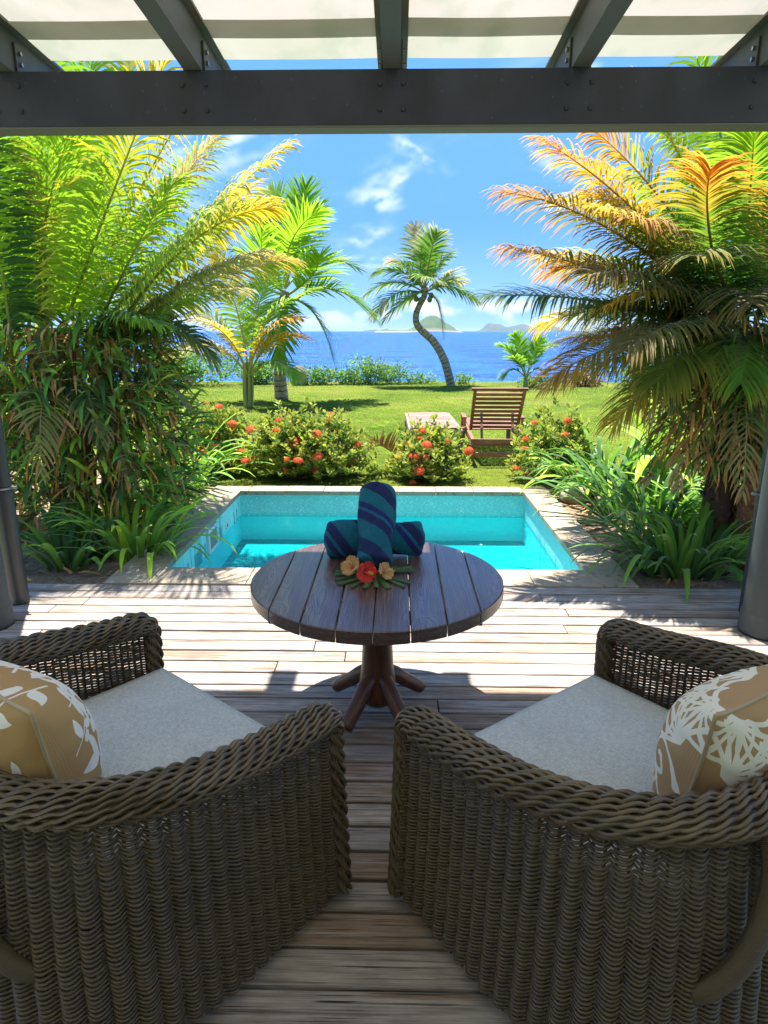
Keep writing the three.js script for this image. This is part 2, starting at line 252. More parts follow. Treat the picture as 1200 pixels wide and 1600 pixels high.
// ---------------------------------------------------------------- ground, sea, islands
{
  const s = new THREE.Shape([[-40, -9], [40, -9], [60, 22.3], [-60, 22.3]].map((p) => new THREE.Vector2(...p)));   // x, -z
  s.holes.push(new THREE.Path([[-3.45, -4], [3.45, -4], [3.45, 3.96], [1.5, 3.96], [1.5, 6.7], [-1.85, 6.7], [-1.85, 3.96], [-3.45, 3.96]].map((p) => new THREE.Vector2(...p))));
  const g = new THREE.ShapeGeometry(s); g.rotateX(-Math.PI / 2); g.translate(0, -0.05, 0);
  const uv = g.attributes.uv; for (let i = 0; i < uv.count; i++) uv.setXY(i, uv.getX(i) / 2.3, uv.getY(i) / 2.3);
  struct('lawn', g, M.lawn);
  const B = new MB(), nx = 60;                  // the bank down to the sea
  for (let j = 0; j <= 6; j++) for (let i = 0; i <= nx; i++) { const x = lerp(-60, 60, i / nx), t = j / 6; B.v(x, -0.05 - 4.5 * t * t * 0.6 - 1.9 * t, -22.3 - 4 * t - 0.4 * Math.sin(x * 1.3), [1, 1, 1], x / 2.3, t * 3); }
  for (let j = 0; j < 6; j++) for (let i = 0; i < nx; i++) { const a = j * (nx + 1) + i; B.q(a, a + 1, a + nx + 2, a + nx + 1); }
  struct('sea_bank', B.geo(), M.soil);
  const bed = (name, poly, y) => { const q = new THREE.ShapeGeometry(new THREE.Shape(poly.map(([x, z]) => new THREE.Vector2(x, -z)))); q.rotateX(-Math.PI / 2); q.translate(0, y, 0); struct(name, q, M.soil); };
  bed('soil_bed', [[-5.2, -3.99], [-1.90, -3.99], [-1.93, -6.78], [-2.2, -7.9], [-5.2, -7.6]], -0.044);
  bed('soil_bed', [[1.55, -3.99], [5.2, -3.99], [5.2, -7.6], [2.6, -7.7], [1.55, -6.9]], -0.044);
  const under = new THREE.PlaneGeometry(7.6, 8.6); under.rotateX(-Math.PI / 2); under.translate(0, -0.5, 0.2); struct('ground_below_deck', under, M.dark);
}
{
  const B = new MB(), L = 40000; const v = [[-L, -23], [L, -23], [L, -L], [-L, -L]].map(([x, z]) => B.v(x, -4.0, z, [1, 1, 1], x, -z)); B.q(...v);
  struct('sea', B.geo(), M.sea);
}
function hill(name, x0, x1, z, depth, prof, colFn, rough) {
  const B = new MB(), nx = 120, nz = 14;
  for (let j = 0; j <= nz; j++) for (let i = 0; i <= nx; i++) {
    const u = i / nx, w = j / nz, x = lerp(x0, x1, u), zz = z - depth * w, cr = Math.pow(Math.sin(Math.PI * clamp(w * 0.98 + 0.01)), 0.8);
    const h = prof(u) * cr * (1 + rough * (fbm3(u * 9, w * 5, 3.3, 4) - 0.5)) - 4.2;
    B.v(x, h, zz, colFn(u, w, h));
  }
  for (let j = 0; j < nz; j++) for (let i = 0; i < nx; i++) { const a = j * (nx + 1) + i; B.q(a, a + 1, a + nx + 2, a + nx + 1); }
  return struct(name, B.geo(), M.shaggy);
}
const bump = (u, c, w, h) => h * Math.exp(-(((u - c) / w) ** 2));
hill('island_hill', -110, 300, -3000, 320, (u) => (bump(u, 0.60, 0.14, 58) + bump(u, 0.75, 0.10, 36) + bump(u, 0.87, 0.07, 16) + bump(u, 0.2, 0.2, 7) + 3) * sstep(0, 0.04, u) * sstep(1, 0.96, u),
  (u, w, h) => h < 2 && w < 0.3 ? [0.30, 0.25, 0.18] : mix3([0.035, 0.085, 0.03], [0.085, 0.12, 0.045], fbm3(u * 14, w * 9, 1, 4)), 0.5);
hill('distant_mountains', 900, 2300, -8000, 900, (u) => (bump(u, 0.17, 0.05, 75) + bump(u, 0.25, 0.06, 55) + bump(u, 0.48, 0.10, 58) + bump(u, 0.62, 0.04, 80) + bump(u, 0.72, 0.08, 60) + bump(u, 0.36, 0.12, 34) + 6) * sstep(0, 0.08, u) * sstep(1, 0.9, u), (u, w) => mix3([0.03, 0.06, 0.05], [0.06, 0.08, 0.06], fbm3(u * 20, w * 9, 4, 4)), 0.55);
hill('distant_headland', -430, -60, -8000, 700, (u) => (bump(u, 0.8, 0.12, 22) + bump(u, 0.4, 0.3, 14) + 8) * sstep(0, 0.08, u) * sstep(1, 0.95, u), (u, w) => mix3([0.03, 0.06, 0.05], [0.06, 0.08, 0.06], fbm3(u * 20, w * 9, 7, 4)), 0.5);

scene.fog = new THREE.FogExp2(new THREE.Color().setRGB(0.62, 0.78, 1.0), 0.00004);   // sea haze

// ---------------------------------------------------------------- deck
{
  reseed(11);
  const deck = struct('deck'), pitch = 0.1125, n = 39;
  for (let k = 0; k < n; k++) {
    const z = -3.965 + pitch * (k + 0.5), cuts = [-3.4];
    let x = -3.4 + rr(0.6, 2.4); while (x < 3.0) { cuts.push(x); x += rr(1.6, 3.2); } cuts.push(3.4);
    for (let q = 0; q < cuts.length - 1; q++) {
      const w = cuts[q + 1] - cuts[q] - 0.004, g = plank(w, 0.032, pitch - rr(0.0095, 0.0135), 'x', 0.004);
      const o = part('deck_board', g, deckMats[R() < 0.6 ? Math.floor(R() * 3) : Math.floor(R() * 6)], deck);
      o.position.set((cuts[q] + cuts[q + 1]) / 2, -0.016 + rr(-0.0015, 0.0015), z); o.rotation.x = rr(-0.008, 0.008);
    }
  }
  for (const x of [-3, -2.2, -1.4, -0.6, 0.2, 1, 1.8, 2.6]) part('joist', box(0.06, 0.14, 4.3, x, -0.11, -1.78), M.dark, deck);
  part('edge_board', plank(6.8, 0.14, 0.02, 'x').translate(0, -0.11, -3.975), deckMats[1], deck);
}

// ---------------------------------------------------------------- pool
const PX0 = -1.635, PX1 = 1.323, PZ0 = -4.252, PZ1 = -6.56, OX0 = -1.925, OX1 = 1.572, OZ0 = -3.972, OZ1 = -6.765;
{
  reseed(21);
  const pool = struct('swimming_pool');
  const wall = (name, w, h, place, m) => { const g = box(w, h, 0.08, 0, 0, 0); uvMetres(g); const o = part(name, g, m, pool); place(o); return o; };
  const w = PX1 - PX0, l = PZ0 - PZ1, cx = (PX0 + PX1) / 2, cz = (PZ0 + PZ1) / 2;
  for (const [name, top, D, out, m, side] of [['tile_band', -0.03, 0.246, 0, M.mosaic, M.streak], ['scatter_lit_wall', -0.277, 0.43, 0.003, M.scatterLitWall, M.scatterLitWall]]) {   // mosaic band above the water, paler wall below with scattered light in its colour
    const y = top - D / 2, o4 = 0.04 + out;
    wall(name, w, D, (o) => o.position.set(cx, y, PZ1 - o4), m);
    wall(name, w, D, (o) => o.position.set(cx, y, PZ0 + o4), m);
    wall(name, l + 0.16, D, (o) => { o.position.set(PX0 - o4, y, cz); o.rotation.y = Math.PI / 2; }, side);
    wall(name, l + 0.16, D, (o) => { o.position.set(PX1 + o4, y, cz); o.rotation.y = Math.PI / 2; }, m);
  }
  part('pool_floor', uvMetres(box(w + 0.1, 0.06, l + 0.1, cx, -0.56, cz)), M.poolFloor, pool);
  const ripples = new THREE.PlaneGeometry(w - 0.002, l - 0.002, 90, 70); ripples.rotateX(-Math.PI / 2);
  const rp = ripples.attributes.position;
  for (let i = 0; i < rp.count; i++) { const a = rp.getX(i), b = rp.getZ(i); rp.setY(i, 0.012 * (fbm3(a * 3.0, b * 4.5, 0.3, 3) - 0.5)); ripples.attributes.uv.setXY(i, a, b); }
  ripples.computeVertexNormals(); ripples.translate(cx, -0.262, cz);
  struct('pool_water', ripples, M.water);
  // skimmer, light and inlet on the left wall
  const sk = thing('pool_skimmer', 'white square skimmer opening in the left pool wall just above the water', 'skimmer', [PX0 + 0.001, -0.168, -5.47]);
  for (const [a, b, c, d] of [[0.30, 0.035, 0, 0.095], [0.30, 0.035, 0, -0.095]]) part('frame', box(0.022, b, a, 0.011, d, c, 0.004), M.white, sk);
  for (const c of [-0.132, 0.132]) part('frame', box(0.022, 0.155, 0.036, 0.011, 0, c, 0.004), M.white, sk);
  part('flap', box(0.006, 0.15, 0.226, 0.006, 0, 0), std({ color: C(0.30, 0.28, 0.20), roughness: 0.6 }), sk);
  const inlet = thing('water_inlet', 'small white round inlet on the left pool wall beyond the skimmer', 'pool inlet', [PX0 + 0.001, -0.20, -5.98]);
  const ig = new THREE.CylinderGeometry(0.034, 0.04, 0.02, 20); ig.rotateZ(-Math.PI / 2); part('rim', ig, M.white, inlet);
  const ih = new THREE.CylinderGeometry(0.014, 0.014, 0.026, 12); ih.rotateZ(-Math.PI / 2); part('nozzle', ih, M.darkSteel, inlet);
  // coping: every slab its own piece
  const cop = struct('pool_coping');
  const slab = (poly) => { const g = uvMetres(prism(poly, -0.035, 0.008 + rr(-0.001, 0.001), 0.004), [R() * 3, R() * 3]); part('coping_slab', g, M.stone, cop); };
  const gap = 0.0025, rowX = (n, za, zb, xa0, xa1, xb0, xb1) => { for (let k = 0; k < n; k++) { const a = k / n, b = (k + 1) / n; slab([[lerp(xa0, xa1, a) + gap, za], [lerp(xa0, xa1, b) - gap, za], [lerp(xb0, xb1, b) - gap, zb], [lerp(xb0, xb1, a) + gap, zb]]); } };
  const ov = 0.018;                             // the slabs overhang the wall a little
  rowX(1, PZ0 - ov, OZ0, PX1 - 0.42, PX1 - ov, PX1 - 0.42, OX1 - 0.16); slab([[PX1 - ov + gap, PZ0 - ov], [OX1, PZ0 - ov], [OX1, OZ0], [OX1 - 0.155, OZ0]]);
  rowX(4, PZ0 - ov, OZ0, PX0 + ov, PX1 - 0.42, PX0 + ov, PX1 - 0.42); slab([[OX0, PZ0 - ov], [PX0 + ov - gap, PZ0 - ov], [PX0 + ov - gap, OZ0], [OX0, OZ0]]);
  rowX(9, PZ1 + ov, OZ1, OX0, OX1, OX0, OX1);
  for (const [xa, xb] of [[OX0, PX0 + ov], [PX1 - ov, OX1]]) for (let k = 0; k < 5; k++) { const a = lerp(PZ0 - ov, PZ1 + ov, k / 5) - gap, b = lerp(PZ0 - ov, PZ1 + ov, (k + 1) / 5) + gap; slab([[xa, a], [xb, a], [xb, b], [xa, b]]); }
}

// ---------------------------------------------------------------- veranda frame and roof
{
  reseed(31);
  const v = thing('veranda_frame', 'dark painted veranda beam on round grey posts carrying rafters and pale translucent roof sheets', 'veranda', [0, 0, 0]);
  part('beam', uvMetres(box(6.4, 0.21, 0.09, 0, 2.545, -3.145, 0.004)), M.paint, v);
  part('beam_underside', uvMetres(box(6.4, 0.010, 0.096, 0, 2.4365, -3.147, 0.002)), M.paintPale, v, 'pale underside of the dark beam');  // the underside of the beam itself, added as a thin paler sheet
  const slope = 0.05, ry = (z) => 2.65 + (z + 3.1) * slope;
  for (const x of [-2.45, -1.655, -0.86, -0.03, 0.752, 1.52, 2.3]) {
    const r = part('rafter', uvMetres(box(0.075, 0.15, 4.15), [x, 0]), M.rafterSide, v); r.position.set(x, ry(-1.42) + 0.075, -1.42); r.rotation.x = -Math.atan(slope);
    const f = part('flashing', uvMetres(box(0.135, 0.012, 4.22)), M.paintPale, v); f.position.set(x, ry(-1.46) + 0.157, -1.46); f.rotation.x = -Math.atan(slope);
    for (const s of [-1, 1]) { part('bracket', box(0.008, 0.11, 0.06, x + s * 0.043, 2.71, -3.15, 0.002), M.darkSteel, v); for (const q of [0.02, -0.02]) { const b = new THREE.CylinderGeometry(0.009, 0.009, 0.012, 6); b.rotateZ(Math.PI / 2); b.translate(x + s * 0.05, 2.71 + q, -3.15); part('bolt', b, M.steel, v); } }
    for (const dy of [0.05, -0.045]) for (const dx of [-0.05, 0.05]) { const b = new THREE.CylinderGeometry(0.009, 0.011, 0.008, 8); b.rotateX(Math.PI / 2); b.translate(x + dx, 2.545 + dy, -3.096); part('bolt', b, M.paint, v); }
  }
  const xs = [-2.45, -1.655, -0.86, -0.03, 0.752, 1.52, 2.3];
  for (let k = 0; k < xs.length - 1; k++) {     // each bay: a front sheet and a rear sheet that laps over it
    for (const [z0, z1, lift] of [[-3.39, -3.04, 0.155], [-3.20, 0.65, 0.168]]) {
      const w = xs[k + 1] - xs[k] - 0.006, g = new THREE.PlaneGeometry(w, z1 - z0, 10, 24); g.rotateX(-Math.PI / 2);
      const p = g.attributes.position;
      for (let i = 0; i < p.count; i++) { const u = p.getX(i) / w * 2; p.setY(i, -0.004 * (1 - u * u) + 0.004 * (fbm3(p.getX(i) * 4 + k * 9, p.getZ(i) * 3, lift * 50, 3) - 0.5)); g.attributes.uv.setXY(i, (p.getX(i) + k) * 0.7, p.getZ(i) * 0.7 + lift * 20); }
      g.computeVertexNormals();
      const o = part('roof_sheet', g, lift < 0.16 ? M.roofFront : M.roof, v); o.position.set((xs[k] + xs[k + 1]) / 2, ry((z0 + z1) / 2) + lift, (z0 + z1) / 2); o.rotation.x = -Math.atan(slope);
    }
  }
  for (const z of [-1.75, -0.6]) part('purlin', box(4.9, 0.04, 0.05, -0.07, ry(z) + 0.135, z), M.paintPale, v);
  for (const [x, r] of [[-2.275, 0.105], [2.02, 0.115]]) {
    const L = new THREE.LatheGeometry([[0, 0.002], [r * 1.06, 0.002], [r * 1.08, 0.02], [r * 1.06, 0.12], [r, 0.14], [r * 0.98, 1.2], [r * 0.95, 2.62], [0, 2.62]].map((q) => new THREE.Vector2(...q)), 36);
    L.translate(x, 0, -3.33); part('post', L, M.postGrey, v);
  }
}
{ // unseen house with a doorway, added to block sky and bounce warm light
  const g = mergeGeometries([box(2.2, 3.2, 0.2, -3.3, 1.5, 1.0), box(2.2, 3.2, 0.2, 3.3, 1.5, 1.0), box(4.4, 0.7, 0.2, 0, 2.75, 1.0)]); uvMetres(g);
  struct('unseen_house_wall', g, std({ color: C(0.66, 0.63, 0.57), roughness: 0.9, bumpMap: T.speck, bumpScale: 0.003 }));
  struct('unseen_house_floor', uvMetres(box(6.6, 0.1, 3.4, 0, -0.05, 2.5)), M.stone);
  struct('unseen_house_back_wall', uvMetres(box(8.8, 3.3, 0.2, 0, 1.55, 4.3)), std({ color: C(0.66, 0.63, 0.57), roughness: 0.9 }));
  struct('unseen_house_ceiling', box(8.8, 0.15, 3.5, 0, 3.17, 2.65), std({ color: C(0.75, 0.72, 0.66), roughness: 0.9 }));
}
for (const [x, z, side] of [[-2.305, -3.66, 'left'], [2.085, -3.60, 'right']]) {
  const d = thing('drainpipe', `black round drainpipe standing on the deck edge behind the ${side} veranda post`, 'drainpipe', [x, 0, z]);
  part('pipe', new THREE.LatheGeometry([[0, 0], [0.056, 0], [0.057, 0.66], [0.061, 0.665], [0.061, 0.70], [0.055, 0.705], [0.054, 2.7], [0, 2.7]].map((q) => new THREE.Vector2(...q)), 28), M.pipe, d);
  const c = new THREE.TorusGeometry(0.062, 0.006, 8, 28); c.rotateX(Math.PI / 2); c.translate(0, 0.72, 0); part('clamp', c, M.steel, d);
  part('clamp_bolt', box(0.03, 0.018, 0.018, side === 'left' ? 0.075 : -0.075, 0.72, 0.0, 0.003), M.steel, d);
}

// ---------------------------------------------------------------- wicker armchairs
function chairPlan() {
  const raw = [];
  for (let i = 0; i <= 40; i++) { const t = i / 40; raw.push([lerp(0.450, 0.466, t), 0.36 * t]); }
  for (let i = 1; i < 160; i++) { const th = i / 160 * Math.PI, e = 2 / 2.35, c = Math.cos(th), s = Math.sin(th); raw.push([0.466 * Math.sign(c) * Math.pow(Math.abs(c), e), 0.36 + 0.43 * Math.pow(s, e)]); }
  for (let i = 40; i >= 0; i--) { const t = i / 40; raw.push([-lerp(0.450, 0.466, t), 0.36 * t]); }
  const L = [0]; for (let i = 1; i < raw.length; i++) L.push(L[i - 1] + Math.hypot(raw[i][0] - raw[i - 1][0], raw[i][1] - raw[i - 1][1]));
  const total = L[L.length - 1];
  const at = (s) => { s = clamp(s, 0, total); let a = 0, b = L.length - 1; while (b - a > 1) { const m = (a + b) >> 1; if (L[m] <= s) a = m; else b = m; } const t = (s - L[a]) / (L[b] - L[a] || 1); return [lerp(raw[a][0], raw[b][0], t), lerp(raw[a][1], raw[b][1], t)]; };
  const frame = (s) => { const p = at(s), q = at(s - 0.02), r = at(s + 0.02), dx = r[0] - q[0], dz = r[1] - q[1], l = Math.hypot(dx, dz); return { x: p[0], z: p[1], nx: dz / l, nz: -dx / l }; };
  return { total, frame };
}
const plan = chairPlan();
const rimH = (z) => 0.605 + 0.075 * sstep(0.02, 0.75, z);
const wick = (k) => { const a = R(); return scl(a < 0.5 ? [0.118, 0.095, 0.062] : a < 0.8 ? [0.096, 0.082, 0.052] : [0.105, 0.082, 0.066], k * rr(0.8, 1.2)); };
function wallPoint(s, v, out) {                 // point of the woven wall: s along the plan, v from the bottom up
  const f = plan.frame(s), back = sstep(0.45, 0.78, f.z), top = rimH(f.z) - 0.03;
  const o = 0.012 + lerp(0.022, 0.06, back) * Math.pow(Math.max(0, 1 - v), 1.5) + 0.018 * back * Math.sin(Math.PI * v) + out;
  return V(f.x + f.nx * o, lerp(0.05, top, v), f.z + f.nz * o);
}
function makeChair(name, label) {
  reseed(41);
  const ch = thing(name, label, 'armchair');
  const W = new MB(), tot = plan.total, wave = 0.045, steps = Math.round(tot / wave * 8), rows = 52;
  for (let k = 0; k < rows; k++) {              // the weavers, row above row
    const v = (k + 0.5) / rows, c = wick(1), rad = 0.0045 * rr(0.9, 1.08), base = W.n, ph = rr(-0.25, 0.25);
    let cc = c;
    for (let i = 0; i <= steps; i++) {
      const s = lerp(0.012, tot - 0.012, i / steps), f = plan.frame(s), w = 2 * Math.pow(Math.abs(Math.cos(Math.PI * s / wave + ph * 0.4)), 0.8) - 1;
      if (i % 60 === 0) cc = mix3(c, wick(1), 0.6);
      const p = wallPoint(s, v + 0.005 * (noise3(s * 9, k * 0.7, 2.5) - 0.5), 0.0095 * w * (0.8 + 0.4 * noise3(s * 12, k * 0.9, 7))), dip = -0.0016 * w;
      for (let q = 0; q < 5; q++) { const th = q / 5 * 2 * Math.PI + 0.3, a = Math.cos(th) * rad, b = Math.sin(th) * rad; W.v(p.x + f.nx * a, p.y + b + dip, p.z + f.nz * a, cc, q / 5, s * 20); }
    }
    for (let i = 0; i < steps; i++) for (let q = 0; q < 5; q++) { const a = base + i * 5 + q, b = base + i * 5 + (q + 1) % 5; W.q(a, b, b + 5, a + 5); }
  }
  for (let s = wave / 4; s < tot; s += wave / 2) {   // the stakes they are woven round
    const pts = []; for (let i = 0; i <= 9; i++) pts.push(wallPoint(s, i / 9 * 1.02 - 0.01, 0));
    tube(W, pts, 0.0042, 5, wick(0.85), false, 20);
  }
  for (let k = 0; k < 25; k++) {                // front apron below the seat
    const y = 0.055 + k * 0.0117, pts = []; for (let i = 0; i <= 120; i++) { const x = lerp(-0.45, 0.45, i / 120); pts.push(V(x, y, 0.03 + 0.007 * Math.cos(2 * Math.PI * x / wave))); }
    tube(W, pts, 0.0047, 5, wick(1), false, 20);
  }
  part('wicker_weave', W.geo(), M.wicker, ch).userData.kind = 'stuff';
  // rim: one path up one front edge, along arm, back and arm, and down the other front edge
  const path = [], NV = 34, corner = 0.055;
  const f0 = plan.frame(0.0), h0 = rimH(0);
  const push = (p, S, a, b) => path.push({ p, S, a, b });
  const vert = (f, y) => { const o = 0.012 + 0.022 * Math.pow(1 - clamp((y - 0.05) / 0.55), 1.5) - 0.012; return V(f.x + f.nx * o, y, f.z); };
  const thin = [0.034, 0.030], fat = [0.054, 0.043];
  for (let i = 0; i < NV; i++) { const y = lerp(0.03, h0 - corner, i / NV); push(vert(f0, y), V(f0.nx, 0, f0.nz), ...thin); }
  for (let i = 0; i < 8; i++) { const th = i / 8 * Math.PI / 2, k = i / 8, q = vert(f0, h0 - corner); push(V(lerp(q.x, f0.x, k), h0 - corner + corner * Math.sin(th), corner * (1 - Math.cos(th))), V(f0.nx, 0, f0.nz), lerp(thin[0], fat[0], k), lerp(thin[1], fat[1], k)); }
  const NS = 210;
  for (let i = 0; i <= NS; i++) { const s = lerp(corner, tot - corner, i / NS), f = plan.frame(s); push(V(f.x, rimH(f.z), f.z), V(f.nx, 0, f.nz), ...fat); }
  const f1 = plan.frame(tot);
  for (let i = 7; i >= 0; i--) { const th = i / 8 * Math.PI / 2, k = i / 8, q = vert(f1, h0 - corner); push(V(lerp(q.x, f1.x, k), h0 - corner + corner * Math.sin(th), corner * (1 - Math.cos(th))), V(f1.nx, 0, f1.nz), lerp(thin[0], fat[0], k), lerp(thin[1], fat[1], k)); }
  for (let i = NV - 1; i >= 0; i--) { const y = lerp(0.03, h0 - corner, i / NV); push(vert(f1, y), V(f1.nx, 0, f1.nz), ...thin); }
  let acc = 0; path.forEach((q, i) => { if (i) acc += q.p.distanceTo(path[i - 1].p); q.s = acc; const a = path[Math.max(0, i - 1)].p, b = path[Math.min(path.length - 1, i + 1)].p; q.T = V().subVectors(b, a).normalize(); q.S = q.S.clone().addScaledVector(q.T, -q.S.dot(q.T)).normalize(); q.U = V().crossVectors(q.S, q.T).normalize(); });
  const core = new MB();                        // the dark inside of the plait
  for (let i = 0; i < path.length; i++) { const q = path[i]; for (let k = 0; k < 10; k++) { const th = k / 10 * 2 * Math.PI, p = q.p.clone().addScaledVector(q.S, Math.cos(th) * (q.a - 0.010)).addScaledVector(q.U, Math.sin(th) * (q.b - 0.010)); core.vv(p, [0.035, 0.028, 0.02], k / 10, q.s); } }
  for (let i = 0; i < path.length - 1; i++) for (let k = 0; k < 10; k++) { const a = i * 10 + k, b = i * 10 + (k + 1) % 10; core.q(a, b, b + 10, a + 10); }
  const rim = part('plaited_rim', core.geo(), M.wicker, ch), N = 17, step = 0.0066, ns = Math.floor(acc / step);
  let seg = 0; const at = (s) => { while (seg < path.length - 2 && path[seg + 1].s < s) seg++; const A = path[seg], B = path[seg + 1], t = clamp((s - A.s) / (B.s - A.s)); return { p: A.p.clone().lerp(B.p, t), S: A.S.clone().lerp(B.S, t).normalize(), U: A.U.clone().lerp(B.U, t).normalize(), a: lerp(A.a, B.a, t), b: lerp(A.b, B.b, t) }; };
  for (let k = 0; k < N; k++) for (let m = 0; m < 2; m++) {   // the rim is laid up of cords side by side, each of two strands twisted together
    const B = new MB(), pts = [], th = 2 * Math.PI * (k + 0.5) / N, ph = k * 2.1 + m * Math.PI; seg = 0;
    const ca = wick(1.0), cb = wick(1.3), lead = 0.088, hr = 0.0060;
    for (let i = 0; i <= ns; i++) {
      const s = i * step, q = at(s), w = 2 * Math.PI * s / lead + ph + 0.35 * Math.sin(s * 9 + k), cs = Math.cos(th), sn = Math.sin(th);
      const rO = Math.cos(w) * hr, tO = Math.sin(w) * hr * 1.25, nx = cs / q.a, ny = sn / q.b, nl = Math.hypot(nx, ny), ax = nx / nl, ay = ny / nl;
      pts.push(q.p.clone().addScaledVector(q.S, cs * (q.a - 0.008) + ax * rO - ay * tO).addScaledVector(q.U, sn * (q.b - 0.008) + ay * rO + ax * tO));
    }
    tube(B, pts, 0.0049, 6, (t) => mix3(ca, cb, 0.5 + 0.5 * Math.sin(t * 60 + k)), true, 20);
    part('rim_strand', B.geo(), M.wicker, rim);
  }
  // wrapped braces, an upside-down V on the back
  for (const sx of [-1, 1]) {
    const B = new MB(), pts = spline([[sx * 0.165, 0.665, 0.775], [sx * 0.195, 0.61, 0.825], [sx * 0.235, 0.50, 0.840], [sx * 0.275, 0.40, 0.825], [sx * 0.305, 0.32, 0.785], [sx * 0.315, 0.27, 0.735]], 40);
    tube(B, pts, 0.023, 16, [1, 1, 1], true, 1 / 0.06); part('brace', B.geo(), M.rattan, ch);
  }
  for (const [x, z] of [[0.44, 0.03], [-0.44, 0.03], [0.33, 0.66], [-0.33, 0.66]]) { const g = new THREE.CylinderGeometry(0.022, 0.02, 0.06, 14); g.translate(x, 0.03, z); part('foot', g, M.rattan, ch); }
  part('seat_base', box(0.84, 0.03, 0.62, 0, 0.315, 0.36, 0.008), M.dark, ch);
  return ch;
}
const chairA = makeChair('wicker_armchair', 'brown wicker armchair on the left, facing right, holding the leaf print pillow');
const place = (o, x, z, turn) => { o.position.x = x; o.position.z = z; o.rotation.y = turn; };
const LC = [-0.525, -1.845, -38.8 * Math.PI / 180], RC = [0.385, -1.83, 38 * Math.PI / 180];
place(chairA, ...LC);
const chairB = chairA.clone(); chairB.name = numbered('wicker_armchair'); chairB.userData.label = 'brown wicker armchair on the right, holding the pillow with white curling lines'; scene.add(chairB); place(chairB, ...RC);

// seat cushions
function cushionGeo() {
  const B = new MB(), n = 30, hh = 0.065, outline = (u, v) => { const z = lerp(0.0, 0.74, v), half = v < 0.5 ? 0.385 : 0.385 * Math.pow(1 - Math.pow((v - 0.5) / 0.56, 2.6), 1 / 2.6); return [u * half, z]; };
  for (const side of [1, -1]) {
    const st = B.n;
    for (let j = 0; j <= n; j++) for (let i = 0; i <= n; i++) {
      const u = i / n * 2 - 1, v = j / n, [x, z] = outline(u, v), e = Math.min(1 - Math.abs(u), v * 1.9, (1 - v) * 1.9), r = Math.sqrt(1 - Math.pow(1 - clamp(e / 0.09), 2));
      B.v(x, side * (hh * (0.25 + 0.75 * r) + (side > 0 ? 0.018 * (1 - u * u) * Math.sin(Math.PI * v) + 0.004 * (fbm3(x * 5, z * 5, 1.5, 3) - 0.5) : 0)), z, [1, 1, 1], x, z);
    }
    for (let j = 0; j < n; j++) for (let i = 0; i < n; i++) { const a = st + j * (n + 1) + i; side > 0 ? B.q(a, a + n + 1, a + n + 2, a + 1) : B.q(a, a + 1, a + n + 2, a + n + 1); }
  }
  const m = (n + 1) * (n + 1), ed = []; for (let i = 0; i < n; i++) ed.push(i); for (let j = 0; j < n; j++) ed.push(j * (n + 1) + n); for (let i = n; i > 0; i--) ed.push(n * (n + 1) + i); for (let j = n; j > 0; j--) ed.push(j * (n + 1));
  for (let k = 0; k < ed.length; k++) { const a = ed[k], b = ed[(k + 1) % ed.length]; B.q(a, b, b + m, a + m); }
  return B.geo();
}
const cushG = cushionGeo();
function pipingFor() { const pts = []; for (let i = 0; i <= 60; i++) { const u = i / 30 - 1; if (i <= 60) pts.push(V(u * 0.388, 0.012, -0.002)); } for (let i = 0; i < 40; i++) { const v = i / 39, half = v < 0.5 ? 0.385 : 0.385 * Math.pow(1 - Math.pow((v - 0.5) / 0.56, 2.6), 1 / 2.6); pts.push(V(half + 0.002, 0.016, 0.74 * v)); } for (let i = 39; i >= 0; i--) { const v = i / 39, half = v < 0.5 ? 0.385 : 0.385 * Math.pow(1 - Math.pow((v - 0.5) / 0.56, 2.6), 1 / 2.6); pts.push(V(-half - 0.002, 0.016, 0.74 * v)); } const B = new MB(); tube(B, pts, 0.005, 6, [0.40, 0.42, 0.42]); return B.geo(); }
for (const [c, label] of [[LC, 'light grey seat cushion on the left wicker armchair'], [RC, 'light grey seat cushion on the right wicker armchair']]) {
  const t = thing('seat_cushion', label, 'cushion', [c[0], 0.395, c[1]], c[2], null); part('cover', cushG, M.linen, t); part('piping', pipingFor(), M.stem, t);
}

